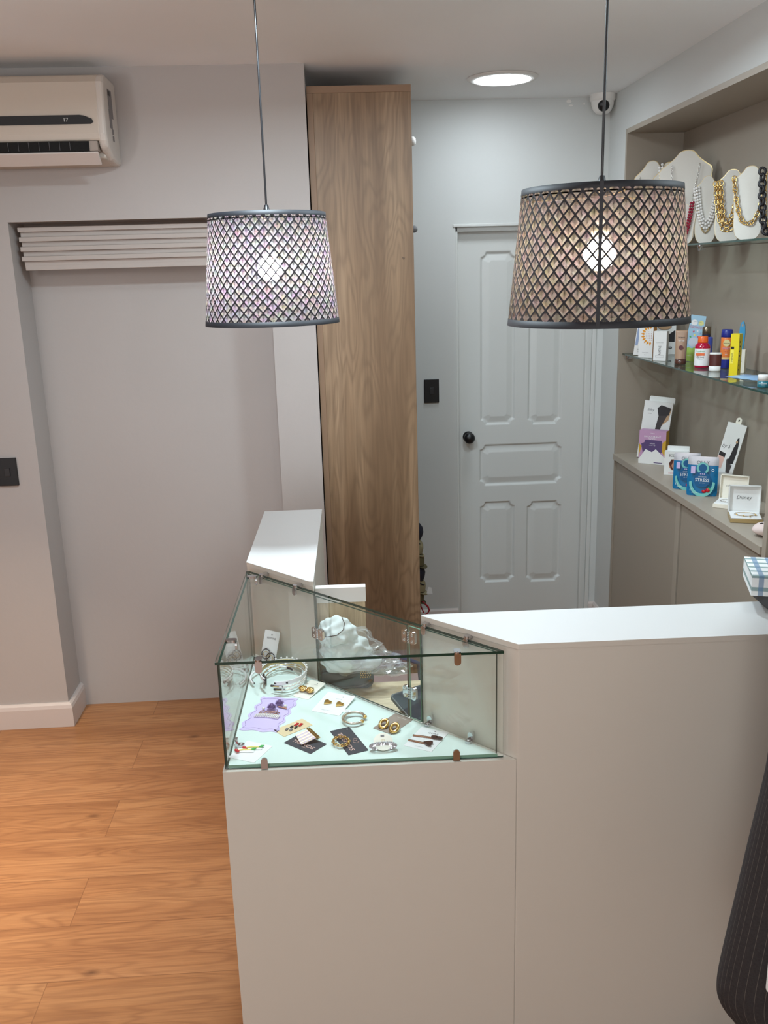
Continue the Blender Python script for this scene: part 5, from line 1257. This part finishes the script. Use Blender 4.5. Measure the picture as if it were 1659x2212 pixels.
def pearls(P, r, mt, off=.004): 
    m_ = MB(FP); 
    for x, y, _ in resample(P, 2*r*.98): m_.sphere((x, y, off+r*.6), r, mt, n=10)
    return m_
def links(P, L, W_, r, mt, off=.004, bar=False):
    m_ = MB(FP); Q = resample(P, L*.82)
    for i, (x, y, a) in enumerate(Q):
        m_.torus((0, 0, 0), L/2, r, mt, T((x, y, off+r*1.5)) @ RZ(a) @ RX(0 if i % 2 == 0 else 1.0), n=12, m=6, sc=(1, W_/L))
        if bar and i % 2 == 0: m_.tube([(0, -W_/2, 0), (0, W_/2, 0)], r*.9, mt, T((x, y, off+r*1.5)) @ RZ(a), n=6)
    return m_
# far left small bust with silver chain
M_, w, h = bust(1402, 343, 524, 1.345, 72, 'farthest velvet bust, at the left end of the upper glass shelf')
neck('necklace', 'thin silver chain on the farthest velvet bust', M_, [('chain', links(ucurve(w*.34, h*.80, h*.30, 60), .007, .004, .0008, M_SILV))])
M_, w, h = bust(1438, 346, 524, 1.395, 66, 'velvet bust half hidden behind the tallest one, with pearls at its top')
neck('necklace', 'cluster pearl necklace around the top of the half hidden bust', M_, [('pearl_strand', pearls(ucurve(w*.30, h*.92, h*.45, 60), .0062, M_PEARL)), ('pearl_strand', pearls(ucurve(w*.22, h*.96, h*.50, 60), .0062, M_PEARL))])
M_, w, h = bust(1467, 320, 523, 1.385, 108, 'tallest and widest cream velvet bust, next to the right lamp shade', rot=-.22, low=.78)
neck('necklace', 'long fine silver chain hanging from the tallest velvet bust', M_, [('chain', links(ucurve(w*.27, h*.83, h*.22, 80), .008, .005, .0009, M_SILV))])
# low front bust with red berries
M_, w, h = bust(1474, 440, 525, 1.335, 50, 'low velvet bust with red beads right beside the lamp shade', lean=.12)
M_BERRY = mat('red_bead', rgb(150, 24, 54), .25)
neck('necklace', 'dark red berry bead necklace beside the lamp shade', M_, [('bead_strand', pearls(ucurve(w*.36, h*1.0, h*.15, 60), .0056, M_BERRY, .008)), ('bead_strand', pearls(ucurve(w*.26, h*.98, h*.30, 60), .0050, M_BERRY, .012))])
# pearl bib
M_, w, h = bust(1522, 377, 521, 1.41, 54, 'slim velvet bust wearing the multi-strand pearl necklace')
neck('necklace', 'white multi-strand pearl necklace, fullest of the pearl necklaces', M_, [('pearl_strand', pearls(ucurve(w*(.50-.09*i), h*(.80+.01*i), h*(.22+.055*i), 70, 0, 2.2), .0054, M_PEARL, .004+.003*(i % 2))) for i in range(3)]+[('pearl_strand', pearls(ucurve(w*.40, h*.80, h*.16, 70, 0, 2.2), .0034, M_GOLDT, .004))])
# gold double chain bust
M_, w, h = bust(1571, 363, 516, 1.43, 70, 'velvet bust with layered gold chains, partly behind its right neighbour', rot=-.12)
neck('necklace', 'layered gold link chains filling the left side of their bust', M_, [('chain', links(ucurve(w*(.44-.09*i), h*.80, h*(.16+.06*i), 70, -.004), .019, .014, .0021, M_GOLD, .004+.003*i)) for i in range(3)])
# barred link chain bust
M_, w, h = bust(1613, 355, 513, 1.385, 72, 'frontmost velvet bust with a single chain of large gold links')
neck('necklace', 'single gold chain of large barred oval links', M_, [('chain', links(ucurve(w*.46, h*.82, h*.22, 90, 0, 2.6), .020, .013, .0021, M_GOLD, .004, True))])
# right edge bust with black chain
M_, w, h = bust(1672, 352, 508, 1.40, 66, 'velvet bust cut off by the right photo edge')
neck('necklace', 'heavy black link necklace hanging at the right photo edge', M_, [('black_chain', links(ucurve(w*.50, h*.90, h*.06, 90, 0, 5.0), .022, .018, .0042, M_INK, .004)), ('gold_chain', links(ucurve(w*.40, h*.88, h*.10, 90, 0, 5.0), .018, .010, .0014, M_GOLD, .002))])

# ================================================================== gingham box on a till drawer, right counter arm
gb = atZ(1622, 1287, 1.085)
def gingham():
    m = mat('gingham_card', rgb(240, 244, 244), .4); k = N(m); x, y, z = k.sep(k.coord()); S_ = .030
    def st(v, o, w_): return k.math('LESS_THAN', k.math('FRACT', k.math('DIVIDE', k.math('ADD', v, o+9*S_), S_)), w_)
    a = st(x, .016, .36); b = k.math('MAXIMUM', st(y, .0, .32), 0.0); c = st(z, -.011, .30)
    side = k.add('ShaderNodeNewGeometry'); nx_, ny_, nz_ = k.sep(side.outputs['Normal']); up = k.math('GREATER_THAN', nz_, .5)
    horiz = k.mix(up, c, b); 
    col = k.mix(k.math('MULTIPLY', horiz, .85), rgb(240, 244, 244), rgb(120, 152, 152)); col = k.mix(k.math('MULTIPLY', a, .75), col, rgb(100, 136, 172)); k.color(col); return m
gt = thing('gift_box', 'white, blue and green gingham box at the right photo edge above the counter', 'gift box', T((gb.x, gb.y, 1.0855)) @ RZ(-.30))
m_ = MB(); m_.box(0, .16, 0, .14, 0, .046, gingham()); m_.text('gifted', .075, .04, .02, mat('green_ink', rgb(30, 110, 96), .5), z=.0465); m_.build('box', gt, .0008)
td = thing('till_drawer', 'dark flat cash drawer under the gingham box on the right counter', 'cash drawer', T((gb.x+.10, gb.y+.03, 1.048)) @ RZ(-.05))
m_ = MB(); m_.box(-.055, .10, -.04, .06, 0, .036, mat('drawer_grey', rgb(70, 70, 72), .5)); m_.build('drawer_case', td, .002)
MB().box(-.045, .09, -.044, -.0402, .006, .030, M_BLACK).build('drawer_front', td, .001)

# ================================================================== pinstripe coat on a hanger at the right edge
def pin():
    m = mat('pinstripe_wool', rgb(44, 41, 42), .95); k = N(m); uv = k.add('ShaderNodeUVMap'); x, y, z = k.sep(uv.outputs[0])
    ln = k.math('LESS_THAN', k.math('FRACT', k.math('MULTIPLY', x, 1.0)), .06)
    nz_ = k.noise(k.coord(), 260, 3)[0]
    base = k.mix(nz_, rgb(30, 28, 30), rgb(58, 54, 54)); k.color(k.mix(k.math('MULTIPLY', ln, .42), base, rgb(120, 112, 104))); k.bump(nz_, .3, .001); return m
YC_ = 1.36
lp = [atY(1600, 2230, YC_), atY(1585, 2205, YC_), atY(1562, 2180, YC_), atY(1549, 2150, YC_), atY(1552, 2110, YC_), atY(1569, 2035, YC_), atY(1592, 1940, YC_), atY(1618, 1830, YC_), atY(1640, 1740, YC_), atY(1660, 1660, YC_), atY(1672, 1560, YC_), atY(1678, 1450, YC_), atY(1682, 1300, YC_), atY(1686, 1150, YC_), atY(1692, 1000, YC_), atY(1730, 910, YC_)]  # unseen upper outline kept wide so the coat shades the counter front
xc = 0.93; ctn = thing('hanging_coat', 'dark pinstripe coat hanging in the lower right corner before the counter', 'coat', T((xc, YC_, 0)))
for _ in range(2): lp = [lp[0]]+[q for i in range(len(lp)-1) for q in (lp[i].lerp(lp[i+1], .25), lp[i].lerp(lp[i+1], .75))]+[lp[-1]]
vs = []; fs = []; n_ = 72; uvs = []
for p in lp:
    hw = xc-p.x
    for i in range(n_):
        a = 2*PI*i/n_; fold = 1+.10*math.sin(9*a+1.0)*(1-.35*(p.z-lp[0].z)); dy = .055+.03*hw/.3
        vs.append((-hw*math.cos(a), dy*math.sin(a)*fold, p.z)); uvs.append(i/n_*64)
R_ = len(lp)
for j in range(R_-1):
    for i in range(n_): fs.append((j*n_+i, j*n_+(i+1) % n_, (j+1)*n_+(i+1) % n_, (j+1)*n_+i))
m_ = MB(); m_.raw(vs, fs, pin(), smooth=True); m_.raw(vs, [tuple(range(n_))[::-1]], M_INK); m_.raw(vs, [tuple(range((R_-1)*n_, R_*n_))], M_INK)
co = m_.build('coat_body', ctn); uvl = co.data.uv_layers.new(name='UVMap')
for pl_ in co.data.polygons:
    for li in pl_.loop_indices:
        vi = co.data.loops[li].vertex_index; i = vi % n_ if vi < R_*n_ else vi % n_
        u_ = i/n_*64
        if pl_.index < (R_-1)*n_ and i == 0 and (pl_.index % n_) == n_-1: u_ = 64
        uvl.data[li].uv = (u_, 0)
zt = lp[-1].z
MB().tube([(-.20, 0, zt+.0), (-.06, 0, zt+.07), (0, 0, zt+.09), (.06, 0, zt+.07), (.20, 0, zt+.0)], .006, M_WOOD, n=8).build('hanger_bar', ctn)
MB().tube([(0, 0, zt+.09), (0, 0, zt+.15), (.01, 0, zt+.17), (.02, 0, zt+.16)], .002, M_CHROME, n=8).build('hanger_hook', ctn)
q = atY(1660, 2098, YC_-.09)
tag(MB(T(q)).prism(rrect(.05, .09, .012, 4, -.002, -.045), 0, .002, M_CARD, RX(PI/2)).build('size_tag'), 'white rounded tag peeking in at the lower right photo edge', 'tag')
rk = thing('clothes_rail', 'black metal clothes rail carrying the pinstripe coat', 'clothes rail', T((xc+.02, YC_, 0)))
MB().tube([(0, -.55, zt+.150), (0, .30, zt+.150)], .012, M_BLACK, n=12).build('rail', rk)
for yy in (-.55, .30):
    MB().tube([(0, yy, .02), (0, yy, zt+.150)], .011, M_BLACK, n=10).build('post', rk)
    MB().box(-.2, .2, yy-.015, yy+.015, 0, .02, M_BLACK).build('foot', rk, .002)
